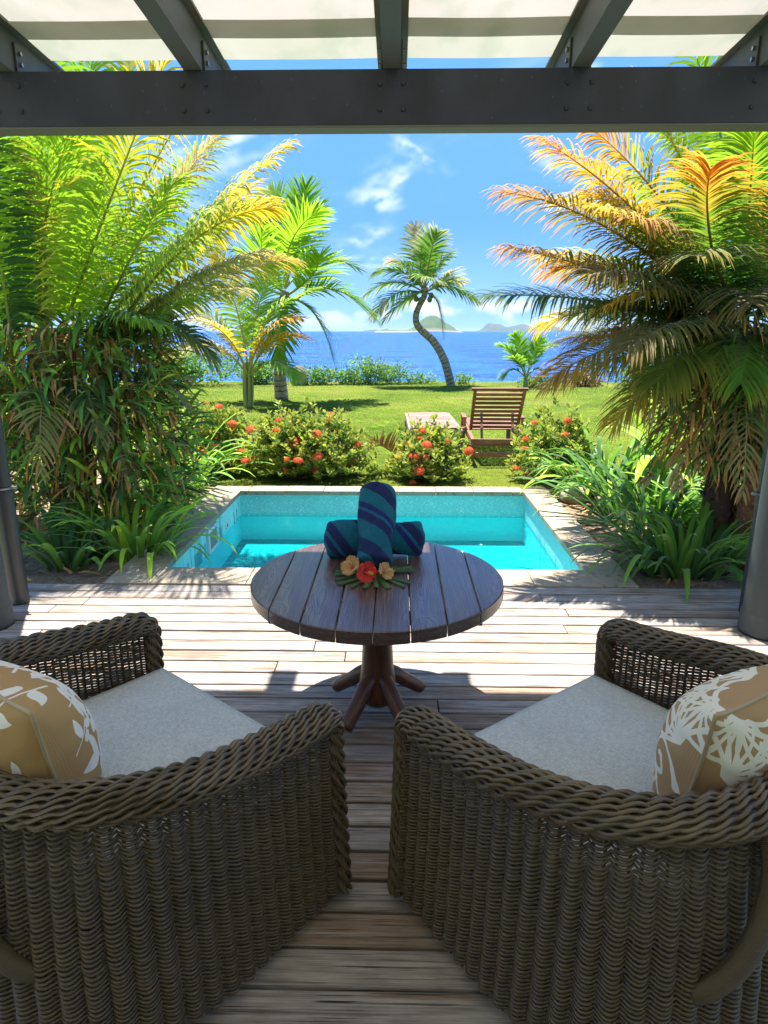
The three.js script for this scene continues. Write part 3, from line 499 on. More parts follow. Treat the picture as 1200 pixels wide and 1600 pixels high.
// scatter pillows
const printLeaf = canvasTex(1024, 1024, (g) => {
  g.fillStyle = '#b08c58'; g.fillRect(0, 0, 1024, 1024); g.fillStyle = '#e9e4d8'; g.strokeStyle = '#e9e4d8'; g.lineCap = 'round';
  const leaf = (x, y, a, l, w) => { g.save(); g.translate(x, y); g.rotate(a); g.beginPath(); g.moveTo(0, 0); g.quadraticCurveTo(l * 0.35, -w, l, 0); g.quadraticCurveTo(l * 0.35, w, 0, 0); g.fill(); g.restore(); };
  const spray = (x, y, a, n, s) => { g.lineWidth = 9 * s; let px = x, py = y; for (let i = 0; i < n; i++) { const na = a + 0.12 * Math.sin(i * 1.1), qx = px + Math.cos(na) * 62 * s, qy = py + Math.sin(na) * 62 * s; g.beginPath(); g.moveTo(px, py); g.lineTo(qx, qy); g.stroke(); const sd = i % 2 ? 1 : -1; leaf(qx, qy, na + sd * 0.85, 135 * s, 52 * s); if (i % 3 === 1) { g.beginPath(); g.arc(qx - Math.cos(na - sd) * 58 * s, qy - Math.sin(na - sd) * 58 * s, 30 * s, 0, 7); g.fill(); } px = qx; py = qy; a = na; } leaf(px, py, a, 150 * s, 50 * s); };
  for (let i = 0; i < 22; i++) spray(hash(i, 3, 1) * 1024, hash(i, 5, 2) * 1024, hash(i, 7, 3) * 6.28, 3, 1.25); spray(80, 980, -1.0, 8, 1.05); spray(330, 960, -0.4, 7, 0.9); spray(200, 240, 0.3, 6, 0.9); spray(640, 620, 0.5, 6, 0.95); spray(980, 240, 2.6, 7, 0.95); spray(330, 700, 0.2, 6, 0.8); spray(560, 1000, -1.5, 9, 0.95); spray(980, 900, -2.1, 8, 1); spray(60, 420, -0.5, 7, 0.9); spray(420, 380, -0.9, 6, 0.85); spray(700, 300, -0.3, 5, 0.9); spray(880, 560, -1.2, 6, 0.85);
});
const printCurl = canvasTex(1024, 1024, (g) => {
  g.fillStyle = '#ab8a60'; g.fillRect(0, 0, 1024, 1024); g.strokeStyle = '#e6e0cf'; g.lineCap = 'round'; g.lineJoin = 'round';
  const fan = (x, y, a0, a1, r, n) => { g.lineWidth = 22; for (let i = 0; i <= n; i++) { const a = lerp(a0, a1, i / n); g.beginPath(); g.moveTo(x, y); g.quadraticCurveTo(x + Math.cos(a - 0.25) * r * 0.6, y + Math.sin(a - 0.25) * r * 0.6, x + Math.cos(a) * r, y + Math.sin(a) * r); g.stroke(); } g.lineWidth = 26; g.beginPath(); for (let i = 0; i <= 30; i++) { const a = lerp(a0, a1, i / 30), q = r * (1 + 0.04 * Math.cos(i * 1.3)); i ? g.lineTo(x + Math.cos(a) * q, y + Math.sin(a) * q) : g.moveTo(x + Math.cos(a) * q, y + Math.sin(a) * q); } g.stroke(); };
  const curl = (x, y, r, s) => { g.lineWidth = 22; g.beginPath(); for (let i = 0; i <= 60; i++) { const t = i / 60, a = s * t * 8.5, q = r * (1 - 0.86 * t); const px = x + Math.cos(a) * q, py = y + Math.sin(a) * q; i ? g.lineTo(px, py) : g.moveTo(px, py); } g.stroke(); };
  fan(260, 820, -2.6, 0.2, 300, 9); fan(760, 900, -3.0, -0.2, 290, 9); fan(120, 380, -1.3, 1.4, 280, 8); fan(560, 420, -2.9, 0.0, 260, 8); fan(930, 330, -3.8, -1.2, 280, 8); fan(420, 80, 0.2, 2.9, 230, 7); fan(860, 60, 0.5, 3.0, 220, 7);
  curl(520, 560, 110, 1); curl(860, 540, 120, -1); curl(330, 500, 90, -1); curl(120, 90, 120, 1); curl(650, 180, 90, 1);
});
function pillowGeo(h, th, sd) {
  const B = new MB(), n = 36;
  for (const side of [1, -1]) {
    const st = B.n;
    for (let j = 0; j <= n; j++) for (let i = 0; i <= n; i++) {
      const u = i / n * 2 - 1, v = j / n * 2 - 1, k = Math.pow(Math.max(0, (1 - u * u) * (1 - v * v)), 0.66);
      const x = h * u * (1 - 0.13 * (1 - Math.pow(Math.abs(u), 1)) * 0 - 0.11 * (1 - v * v)), y = h * v * (1 - 0.11 * (1 - u * u));
      const wr = 0.010 * (fbm3(u * 3 + sd, v * 3, side * 3, 3) - 0.5) + 0.007 * Math.sin((Math.atan2(v, u)) * 22 + sd) * sstep(0.55, 0.95, Math.max(Math.abs(u), Math.abs(v))) * k;
      B.v(x, y, side * ((side > 0 ? 1.3 : 0.65) * th * k + wr * (k > 0 ? 1 : 0)), [1, 1, 1], (u * 0.5 + 0.5) * 0.98, (v * 0.5 + 0.5) * 0.98);
    }
    for (let j = 0; j < n; j++) for (let i = 0; i < n; i++) { const a = st + j * (n + 1) + i; side > 0 ? B.q(a, a + 1, a + n + 2, a + n + 1) : B.q(a, a + n + 1, a + n + 2, a + 1); }
  }
  return B.geo();
}
function pillow(label, map, chair, pos, rot, sd, seamCol) {
  const t = thing('scatter_pillow', label, 'pillow'), h = 0.248, th = 0.14;
  const m = std({ map, roughness: 0.9, bumpMap: rep(T.linenBump, 2, 2), bumpScale: 0.0006 });
  part('cover', pillowGeo(h, th, sd), m, t);
  const pts = []; for (let s = 0; s < 4; s++) for (let i = 0; i < 20; i++) { const u = i / 10 - 1, e = h * (1 - 0.11 * (1 - u * u)), q = h * u; pts.push(s === 0 ? V(q, -e, 0) : s === 1 ? V(e, q, 0) : s === 2 ? V(-q, e, 0) : V(-e, -q, 0)); } pts.push(pts[0].clone());
  const B = new MB(); tube(B, pts, 0.0045, 6, seamCol, false); part('piping', B.geo(), M.stem, t);
  const cm = new THREE.Matrix4().makeRotationY(chair[2]).setPosition(chair[0], 0, chair[1]);
  const lm = new THREE.Matrix4().makeRotationFromEuler(new THREE.Euler(...rot, 'YXZ')).setPosition(...pos);
  cm.multiply(lm).decompose(t.position, t.quaternion, t.scale);
}
pillow('tan pillow printed with pale leaves leaning in the back of the left armchair', printLeaf, LC, [0.05, 0.64, 0.655], [-0.2, Math.PI + 0.06, 0.03], 3, [0.42, 0.32, 0.18]);
pillow('tan pillow printed with white curling lines leaning in the back of the right armchair', printCurl, RC, [0.015, 0.64, 0.665], [-0.2, Math.PI - 0.06, -0.03], 8, [0.38, 0.28, 0.15]);

// ---------------------------------------------------------------- round table with towels and flowers
const TC = [-0.078, -2.525], TR = 0.515, TY = 0.622;
{
  reseed(51);
  const t = thing('round_table', 'round dark wooden table of eight planks on a turned pedestal between the armchairs and pool', 'table', [TC[0], 0, TC[1]]);
  const n = 8, gap = 0.0032, w = 2 * TR / n;
  for (let k = 0; k < n; k++) {
    const a = -TR + k * w + (k ? gap / 2 : 0.0), b = -TR + (k + 1) * w - (k < n - 1 ? gap / 2 : 0), poly = [], m = 14;
    const zz = (x) => Math.sqrt(Math.max(0.0004, TR * TR - x * x));
    for (let i = 0; i <= m; i++) { const x = lerp(a, b, i / m); poly.push([x, zz(x)]); }
    for (let i = m; i >= 0; i--) { const x = lerp(a, b, i / m); poly.push([x, -zz(x)]); }
    const g = prism(poly, TY - 0.048, TY, 0.0035), p = g.attributes.position, uv = g.attributes.uv, o = R(), q = R();
    for (let i = 0; i < p.count; i++) uv.setXY(i, (p.getX(i) - a) / 0.22 + o, p.getZ(i) / 1.05 + q + (p.getY(i) < TY - 0.006 ? p.getY(i) * 3 : 0));
    part('plank', g, M.table, t);
  }
  for (const z of [-0.26, 0.26]) part('batten', box(0.8, 0.03, 0.07, 0, TY - 0.064, z, 0.004), M.tableLeg, t);
  part('pedestal', new THREE.LatheGeometry([[0, 0.03], [0.045, 0.035], [0.072, 0.06], [0.081, 0.10], [0.078, 0.15], [0.068, 0.22], [0.063, 0.34], [0.064, 0.5], [0.075, 0.56], [0.16, 0.572], [0.16, TY - 0.049], [0, TY - 0.049]].map((q) => new THREE.Vector2(...q)), 40), M.tableLeg, t);
  for (const a of [0.62, Math.PI - 0.62, Math.PI + 1.0, -1.0]) {
    const B = new MB(), c = Math.cos(a), s = -Math.sin(a), pts = [[0.045, 0.175], [0.09, 0.15], [0.14, 0.108], [0.195, 0.066], [0.235, 0.034]].map(([r, y]) => [r * c, y, r * s]);
    tube(B, spline(pts, 14), (q) => lerp(0.036, 0.029, q), 14, [1, 1, 1], true, 3); part('foot', B.geo(), M.tableLeg, t);
  }
}
function towelRoll(label, len, rad, place, uo, flip) {
  const t = thing('rolled_towel', label, 'towel'), B = new MB(), nu = 56, nv = 44;
  for (let j = 0; j <= nv; j++) for (let i = 0; i <= nu; i++) {
    const v = j / nv, u = i / nu, th = u * 2 * Math.PI, e = Math.min(v, 1 - v), rd = Math.sqrt(1 - Math.pow(1 - clamp(e / 0.055), 2));
    const lap = 0.010 * (1 - u), wrap = 0.006 * sstep(0.0, 0.02, ((u + v * 0.55) % 0.5) - 0.25) - 0.003 * sstep(0.4, 0.5, (u * 2 + v * 2.2) % 1);
    const r = (rad - 0.006 + lap + wrap + 0.004 * (fbm3(Math.cos(th) * 2 + uo * 9, Math.sin(th) * 2, v * 5, 3) - 0.5)) * (0.45 + 0.55 * rd) * (1 - 0.05 * Math.sin(v * Math.PI * 2));
    B.v(r * Math.cos(th), (v - 0.5) * len, r * Math.sin(th), [1, 1, 1], (flip ? -u : u) + uo, v * 1.25 + uo);
  }
  for (let j = 0; j < nv; j++) for (let i = 0; i < nu; i++) { const a = j * (nu + 1) + i; B.q(a, a + nu + 1, a + nu + 2, a + 1); }
  part('towel_body', B.geo(), M.towel, t);
  for (const e of [-1, 1]) {                    // the rolled end: a spiral of folds sunk into the roll
    const S = new MB(), turns = 3.6, m = 90;
    for (let i = 0; i <= m; i++) { const k = i / m, th = k * turns * 2 * Math.PI, r = (rad - 0.012) * (0.94 - 0.84 * k), y = e * (len / 2 - 0.014 + 0.014 * Math.sin(k * Math.PI)); for (const [dr, dy] of [[0.007, -e * 0.02], [0.006, 0], [0, e * 0.006], [-0.006, 0], [-0.007, -e * 0.02]]) S.v((r * 0.66 + dr) * Math.cos(th), y + dy, (r * 0.66 + dr) * Math.sin(th), [1, 1, 1], th / 9 + uo, dr * 10 + r * 4); }
    for (let i = 0; i < m; i++) for (let q = 0; q < 4; q++) { const a = i * 5 + q; S.q(a, a + 1, a + 6, a + 5); }
    part('rolled_end', S.geo(), M.towel, t);
  }
  place(t); return t;
}
towelRoll('blue and teal striped rolled towel lying across the back of the table', 0.44, 0.078, (t) => { t.position.set(-0.098, TY + 0.080, -2.79); t.rotation.set(0, 0.05, Math.PI / 2); }, 0.15);
towelRoll('blue and teal striped rolled towel leaning upright over the lying one', 0.38, 0.074, (t) => { t.position.set(-0.088, TY + 0.172, -2.68); t.rotation.set(-0.78, 0.0, -0.02); t.rotation.order = 'YXZ'; }, 0.62, true);

function hibiscus(name, label, p, tilt, open, cA, cB, size, sd, stamen) {
  reseed(sd);
  const t = thing(name, label, 'flower', p); t.rotation.set(...tilt);
  for (let k = 0; k < 5; k++) {
    const B = new MB(), nu = 7, nv = 9, az = k / 5 * 2 * Math.PI + rr(-0.1, 0.1);
    for (let j = 0; j <= nv; j++) for (let i = 0; i <= nu; i++) {
      const v = j / nv, u = i / nu * 2 - 1, wd = size * 0.52 * Math.pow(v, 0.8) * Math.sqrt(Math.max(0.02, 1 - Math.pow(v, 6))) , ang = lerp(1.45, open, sstep(0.05, 0.7, v)), r = size * v;
      let rad = r * Math.cos(ang) * 0.5 + r * Math.cos(open) * 0.5, y = r * Math.sin(lerp(1.2, open, v)) + 0.012 * size / 0.06 * Math.sin(u * 9 + k) * v * v * 0.5 - 0.12 * size * u * u * v;
      const sx = u * wd; B.v(rad * Math.cos(az) - sx * Math.sin(az), y, rad * Math.sin(az) + sx * Math.cos(az), scl(mix3(cB, cA, sstep(0.05, 0.5, v)), rr(0.88, 1.1)));
    }
    for (let j = 0; j < nv; j++) for (let i = 0; i < nu; i++) { const a = j * (nu + 1) + i; B.q(a, a + 1, a + nu + 2, a + nu + 1); }
    part('petal', B.geo(), M.petal, t);
  }
  const B = new MB(); tube(B, [V(0, 0, 0), V(0.004, size * 0.5, 0.002), V(0.010, size * 0.98, 0.004)], 0.0022, 6, stamen);
  for (let i = 0; i < 26; i++) { const s = rr(0.55, 1), a = rr(0, 6.28), q = 0.007; tube(B, [V(0.010 * s, size * s * 0.98, 0.004 * s), V(0.010 * s + Math.cos(a) * q, size * s * 0.98 + 0.003, Math.sin(a) * q)], 0.0011, 4, [0.75, 0.5, 0.12]); }
  part('stamen', B.geo(), M.stem, t);
  const K = new MB(); tube(K, [V(0, -0.012, 0), V(0, 0.006, 0)], (q) => lerp(0.005, 0.009, q), 8, [0.10, 0.2, 0.03]); part('calyx', K.geo(), M.stem, t);
}
hibiscus('hibiscus_flower', 'red hibiscus flower lying in front of the leaning rolled towel', [-0.135, TY + 0.040, -2.478], [1.35, 0, -0.55], 0.75, [0.80, 0.045, 0.03], [0.5, 0.01, 0.02], 0.062, 61, [0.8, 0.25, 0.12]);
hibiscus('hibiscus_flower', 'peach hibiscus flower left of and behind the red one on the table', [-0.172, TY + 0.028, -2.535], [0.5, 0.3, 0.55], 0.75, [0.62, 0.36, 0.13], [0.5, 0.12, 0.05], 0.062, 62, [0.7, 0.2, 0.1]);
hibiscus('hibiscus_flower', 'peach hibiscus flower right of the red one on the table', [-0.062, TY + 0.024, -2.488], [0.75, 0.2, -0.75], 0.8, [0.66, 0.40, 0.17], [0.5, 0.2, 0.06], 0.056, 63, [0.7, 0.3, 0.1]);
{
  reseed(71);
  const t = thing('leaf_fan', 'fan of trimmed green palm leaf strips spread under the hibiscus flowers', 'leaf decoration', [-0.088, TY + 0.002, -2.545]);
  [[-0.42, 0.155, 0.022], [-0.16, 0.155, 0.016], [-0.62, 0.10, 0.012], [3.28, 0.155, 0.014], [3.05, 0.155, 0.022], [2.75, 0.16, 0.018], [2.45, 0.17, 0.022], [2.1, 0.165, 0.014], [1.78, 0.155, 0.020], [1.5, 0.15, 0.016], [1.2, 0.155, 0.022], [0.85, 0.17, 0.018], [0.62, 0.165, 0.014]].forEach(([a, len, w], i) => {
    const B = new MB(), c = Math.cos(a), s = Math.sin(a), y = 0.002 + 0.0012 * (i % 5) + (a < 0 ? 0.006 : 0), cc = scl([0.055, 0.14, 0.035], rr(0.8, 1.3));
    for (let j = 0; j <= 3; j++) { const r = lerp(0.02, len, j / 3); [-1, -0.5, 0, 0.5, 1].forEach((k, q) => B.v(c * r * 1.08 - s * k * w * 0.62, y + (q % 2 ? 0.004 : 0), s * r * 1.08 + c * k * w * 0.62, q === 2 ? scl(cc, 1.9) : cc)); }
    for (let j = 0; j < 3; j++) for (let q = 0; q < 4; q++) { const A = j * 5 + q; B.q(A, A + 1, A + 6, A + 5); }
    part('leaf_strip', B.geo(), M.gloss, t);
  });
}

// ---------------------------------------------------------------- plants: builders
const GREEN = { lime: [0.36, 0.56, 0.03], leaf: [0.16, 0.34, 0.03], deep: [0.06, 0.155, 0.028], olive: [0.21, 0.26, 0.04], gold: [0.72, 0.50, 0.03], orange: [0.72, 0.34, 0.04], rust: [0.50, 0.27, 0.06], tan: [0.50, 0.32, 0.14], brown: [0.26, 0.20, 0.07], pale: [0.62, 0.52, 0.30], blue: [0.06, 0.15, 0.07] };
function frondPart(parent, o) {
  const { P, w = 0.016, leaf = 0.4, pairs = 46, lift = 0.35, fall = 0.22, sweep = 0.45, cA, cB, cT = cB, ragged = 0.04, stalk = 0.12, rad = 0.011, stalkCol = [0.22, 0.24, 0.05], segs = 4, prof = 0.55, mat = M.leaf, name = 'frond', gap = 1, label } = o;
  const [a, b, c] = P.map((p) => V(...p)), B = new MB(), up = V(0, 1, 0);
  const hz = V(c.x - a.x, 0, c.z - a.z), side0 = V(); if (o.side) side0.set(...o.side); else if (hz.length() > 0.35 * Math.abs(c.y - a.y)) side0.crossVectors(hz.normalize(), up); else side0.set(1, 0, 0.2).normalize();
  const roll = o.roll ?? rr(-0.35, 0.35), tn = V(), sd = V(), nm = V(), d = V(), wv = V();
  for (let k = 0; k < pairs; k++) {
    const tt = (k + 0.5) / pairs, t = stalk + (1 - stalk) * tt, p = bez(a, b, c, t); tn.subVectors(bez(a, b, c, Math.min(1, t + 0.02)), bez(a, b, c, t - 0.02)).normalize();
    sd.copy(side0).addScaledVector(tn, -side0.dot(tn)).normalize(); nm.crossVectors(sd, tn); if (nm.y < 0 && !o.keep) nm.negate(); sd.applyAxisAngle(tn, roll); nm.applyAxisAngle(tn, roll);
    for (const s of [-1, 1]) {
      if (R() < ragged) continue;
      const L = leaf * Math.pow(Math.sin(Math.PI * clamp(0.10 + 0.86 * tt)), prof) * rr(0.86, 1.08), sw = lerp(sweep, sweep + 0.75, tt * tt) + rr(-0.1, 0.1), lf = lift + rr(-0.16, 0.16);
      d.copy(tn).multiplyScalar(Math.sin(sw)).addScaledVector(sd, s * Math.cos(sw) * Math.cos(lf)).addScaledVector(nm, Math.sin(lf)).normalize();
      const q = p.clone(), br = rr(0.78, 1.2), base = mix3(cA, cB, sstep(o.from ?? 0.25, 1, tt + rr(-0.12, 0.12))); let prev = -1;
      const fl = fall * rr(0.8, 1.2);
      for (let i = 0; i <= segs; i++) {
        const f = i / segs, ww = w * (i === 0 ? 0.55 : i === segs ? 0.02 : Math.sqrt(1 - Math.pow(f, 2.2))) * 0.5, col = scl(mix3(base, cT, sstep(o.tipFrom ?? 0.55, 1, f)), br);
        wv.crossVectors(d, nm).normalize(); if (s < 0) wv.negate();
        const A = B.v(q.x - wv.x * ww, q.y - wv.y * ww, q.z - wv.z * ww, col, 0, f), Bb = B.v(q.x + wv.x * ww, q.y + wv.y * ww, q.z + wv.z * ww, col, 1, f);
        if (prev >= 0) B.q(prev, prev + 1, Bb, A);
        prev = A; q.addScaledVector(d, L / segs); d.y -= fl * (0.6 + 0.6 * f); d.normalize();
      }
    }
  }
  const m = part(name, B.geo(), mat, parent, label), S = new MB();
  tube(S, bezPts(a, b, c, 12), (t) => rad * (1 - 0.82 * t), 5, (t) => mix3(stalkCol, cB, t * t)); part('rachis', S.geo(), M.stem, m);
  return m;
}
function blade(B, p, az, el, len, w, droop, cA, cB, segs = 6, fold = 0.25, twist = 0) {   // one folded strap leaf
  const q = p.clone(); let e = el, prev = -1; const cs = Math.cos(az), sn = Math.sin(az); let tw = 0;
  for (let i = 0; i <= segs; i++) {
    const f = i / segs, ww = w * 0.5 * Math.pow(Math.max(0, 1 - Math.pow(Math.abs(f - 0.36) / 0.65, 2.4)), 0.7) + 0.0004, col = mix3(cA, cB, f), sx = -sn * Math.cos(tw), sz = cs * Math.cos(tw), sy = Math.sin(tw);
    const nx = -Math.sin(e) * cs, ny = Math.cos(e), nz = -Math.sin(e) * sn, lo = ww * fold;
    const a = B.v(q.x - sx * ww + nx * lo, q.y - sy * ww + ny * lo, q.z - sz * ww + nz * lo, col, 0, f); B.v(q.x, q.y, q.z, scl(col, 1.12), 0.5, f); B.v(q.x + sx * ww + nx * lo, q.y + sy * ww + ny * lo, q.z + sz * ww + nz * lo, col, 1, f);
    if (prev >= 0) { B.q(prev, prev + 1, a + 1, a); B.q(prev + 1, prev + 2, a + 2, a + 1); }
    prev = a; const st = len / segs; q.x += Math.cos(e) * cs * st; q.z += Math.cos(e) * sn * st; q.y += Math.sin(e) * st; e -= droop / segs * (0.5 + 1.3 * f); tw += twist / segs;
  }
}
function lily(label, p, n, len, o = {}) {
  reseed(o.seed ?? Math.round((p[0] * 37 + p[2] * 91) * 13));
  const t = thing('spider_lily', label, 'plant', p, 0, null), vars = [];
  const cols = o.cols ?? [GREEN.deep, GREEN.leaf, GREEN.blue];
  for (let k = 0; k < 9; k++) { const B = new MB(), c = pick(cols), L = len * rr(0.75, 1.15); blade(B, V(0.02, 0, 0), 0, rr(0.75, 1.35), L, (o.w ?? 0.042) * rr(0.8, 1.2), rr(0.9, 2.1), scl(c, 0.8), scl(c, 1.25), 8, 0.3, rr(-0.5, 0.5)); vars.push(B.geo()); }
  const rx = o.rx ?? 0.12, rz = o.rz ?? 0.12;
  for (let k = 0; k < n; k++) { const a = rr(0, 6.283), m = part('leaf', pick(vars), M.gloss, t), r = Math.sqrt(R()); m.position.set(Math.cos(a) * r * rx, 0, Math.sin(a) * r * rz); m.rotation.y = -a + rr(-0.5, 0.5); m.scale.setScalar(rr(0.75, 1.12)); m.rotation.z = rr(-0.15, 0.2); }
  return t;
}
function ixora(label, c, rx, h, rz, n, heads, sd) {
  reseed(sd);
  const t = thing('ixora_bush', label, 'flowering bush', [c[0], -0.05, c[1]], 0, null), B = new MB();
  const lump = (x, y, z) => 0.58 + 0.82 * fbm3(x * 1.9 + sd, y * 1.9, z * 1.9, 3);
  const lobes = [[0, 0, 1]]; for (let k = 0; k < 4; k++) lobes.push([rr(-0.62, 0.62), rr(-0.3, 0.3), rr(0.5, 0.8)]);
  const pt = (deep) => { const [lx, lz, ls] = pick(lobes); const a = rr(0, 6.283), ph = Math.acos(rr(-0.15, 1)), sx = Math.sin(ph) * Math.cos(a), sz = Math.sin(ph) * Math.sin(a), sy = Math.cos(ph), k = lump(sx * 2, sy * 2, sz * 2) * deep; return [V(lx * rx + sx * rx * k * 0.72 * ls, h * 0.16 + Math.max(-0.14 * h, sy * h * 0.82 * k * (0.45 + 0.55 * ls)), lz * rz + sz * rz * k * ls), V(sx, sy, sz)]; };
  const sprig = (p, d, len, cA) => { for (let i = 0; i < 7; i++) { const f = i / 6, a = i * 2.4 + R(), q = p.clone().addScaledVector(d, len * f), L = rr(0.046, 0.076), el = rr(0.0, 0.9), ax = V(Math.cos(a) * Math.cos(el), Math.sin(el), Math.sin(a) * Math.cos(el)).addScaledVector(d, 0.5).normalize(), s = V().crossVectors(ax, V(rr(-1, 1), 1, rr(-1, 1))).normalize(), c = scl(mix3(cA, f > 0.6 ? [0.46, 0.47, 0.06] : cA, 0.7), rr(0.7, 1.25)), w = L * 0.28;
    const m = q.clone().addScaledVector(ax, L * 0.5), e = q.clone().addScaledVector(ax, L), i0 = B.vv(q, c), i1 = B.v(m.x + s.x * w, m.y + s.y * w + 0.004, m.z + s.z * w, c), i2 = B.vv(e, c), i3 = B.v(m.x - s.x * w, m.y - s.y * w + 0.004, m.z - s.z * w, c); B.t(i0, i1, i2); B.t(i0, i2, i3); } };
  for (let k = 0; k < n; k++) { const [p, d] = pt(rr(0.55, 1.02)), up = d.clone().add(V(0, 0.8, 0)).normalize(); sprig(p, up, rr(0.06, 0.12), R() < 0.5 ? [0.12, 0.25, 0.025] : R() < 0.7 ? [0.30, 0.38, 0.045] : [0.05, 0.11, 0.02]); }
  part('foliage', B.geo(), M.gloss, t).userData.kind = 'stuff';
  const S = new MB(); for (let k = 0; k < 26; k++) { const [p] = pt(0.85); tube(S, bezPts(V(rr(-0.15, 0.15) * rx, 0, rr(-0.15, 0.15) * rz), V(p.x * 0.5, p.y * 0.35, p.z * 0.5), p, 5), 0.006, 4, [0.16, 0.11, 0.07], false); } part('stems', S.geo(), M.stem, t);
  for (let k = 0; k < 6; k++) { const T2 = new MB(), [p, d] = pt(0.9); const q = p.clone(); q.y += rr(0.12, 0.28); const old = B; tube(T2, [p, q], 0.003, 4, [0.3, 0.25, 0.08]); part('tall_shoot', T2.geo(), M.stem, t); }
  const H = new MB();                          // a domed head of little four-petalled flowers
  for (let i = 0; i < 46; i++) { const a = i * 2.39996, y = 1 - (i + 0.5) / 46 * 0.95, r = Math.sqrt(Math.max(0, 1 - y * y)), d = V(r * Math.cos(a), y, r * Math.sin(a)), e = V().crossVectors(d, V(0.3, 1, 0.2)).normalize(), f = V().crossVectors(d, e), c0 = d.clone().multiplyScalar(0.040), cc = scl([0.92, 0.06, 0.03], rr(0.75, 1.1)); const ci = H.vv(c0, [0.8, 0.3, 0.05]);
    for (let k = 0; k < 4; k++) { const w = k * Math.PI / 2 + a, ex = (ang, l) => c0.clone().addScaledVector(e, Math.cos(ang) * l).addScaledVector(f, Math.sin(ang) * l).addScaledVector(d, 0.003); const A = H.vv(ex(w - 0.45, 0.010), cc), Bq = H.vv(ex(w, 0.017), cc), Cq = H.vv(ex(w + 0.45, 0.010), cc); H.t(ci, A, Bq); H.t(ci, Bq, Cq); } }
  const hg = H.geo();
  for (let k = 0; k < heads; k++) { let g; for (let q = 0; q < 12; q++) { g = pt(1.02); if (g[1].z > -0.25) break; } const m = part('flower_head', hg, M.petal, t); m.position.copy(g[0]).addScaledVector(g[1], 0.03); m.scale.setScalar(rr(0.8, 1.5)); m.scale.y *= 0.75; m.rotation.set(rr(0, 0.9), rr(0, 6), rr(-0.4, 0.4)); }
  return t;
}
function leafCloud(B, n, box3, c, size, cols) { for (let k = 0; k < n; k++) { const a = rr(0, 6.28), ph = Math.acos(rr(-1, 1)), r = Math.cbrt(R()), p = V(c[0] + box3[0] * r * Math.sin(ph) * Math.cos(a), c[1] + box3[1] * r * Math.cos(ph), c[2] + box3[2] * r * Math.sin(ph) * Math.sin(a)), k2 = 0.75 + 0.5 * fbm3(p.x * 2, p.y * 2, p.z * 2, 3); p.x = c[0] + (p.x - c[0]) * k2; p.y = c[1] + (p.y - c[1]) * k2; const d = V(rr(-1, 1), rr(-0.5, 1), rr(-1, 1)).normalize(), s = V().crossVectors(d, V(rr(-1, 1), rr(-1, 1), rr(-1, 1))).normalize(), L = size * rr(0.6, 1.3), w = L * 0.27, cc = scl(pick(cols), rr(0.75, 1.25)), m = p.clone().addScaledVector(d, L / 2), e = p.clone().addScaledVector(d, L); const i0 = B.vv(p, cc), i1 = B.vv(m.clone().addScaledVector(s, w), cc), i2 = B.vv(e, cc), i3 = B.vv(m.clone().addScaledVector(s, -w), cc); B.t(i0, i1, i2); B.t(i0, i2, i3); } }

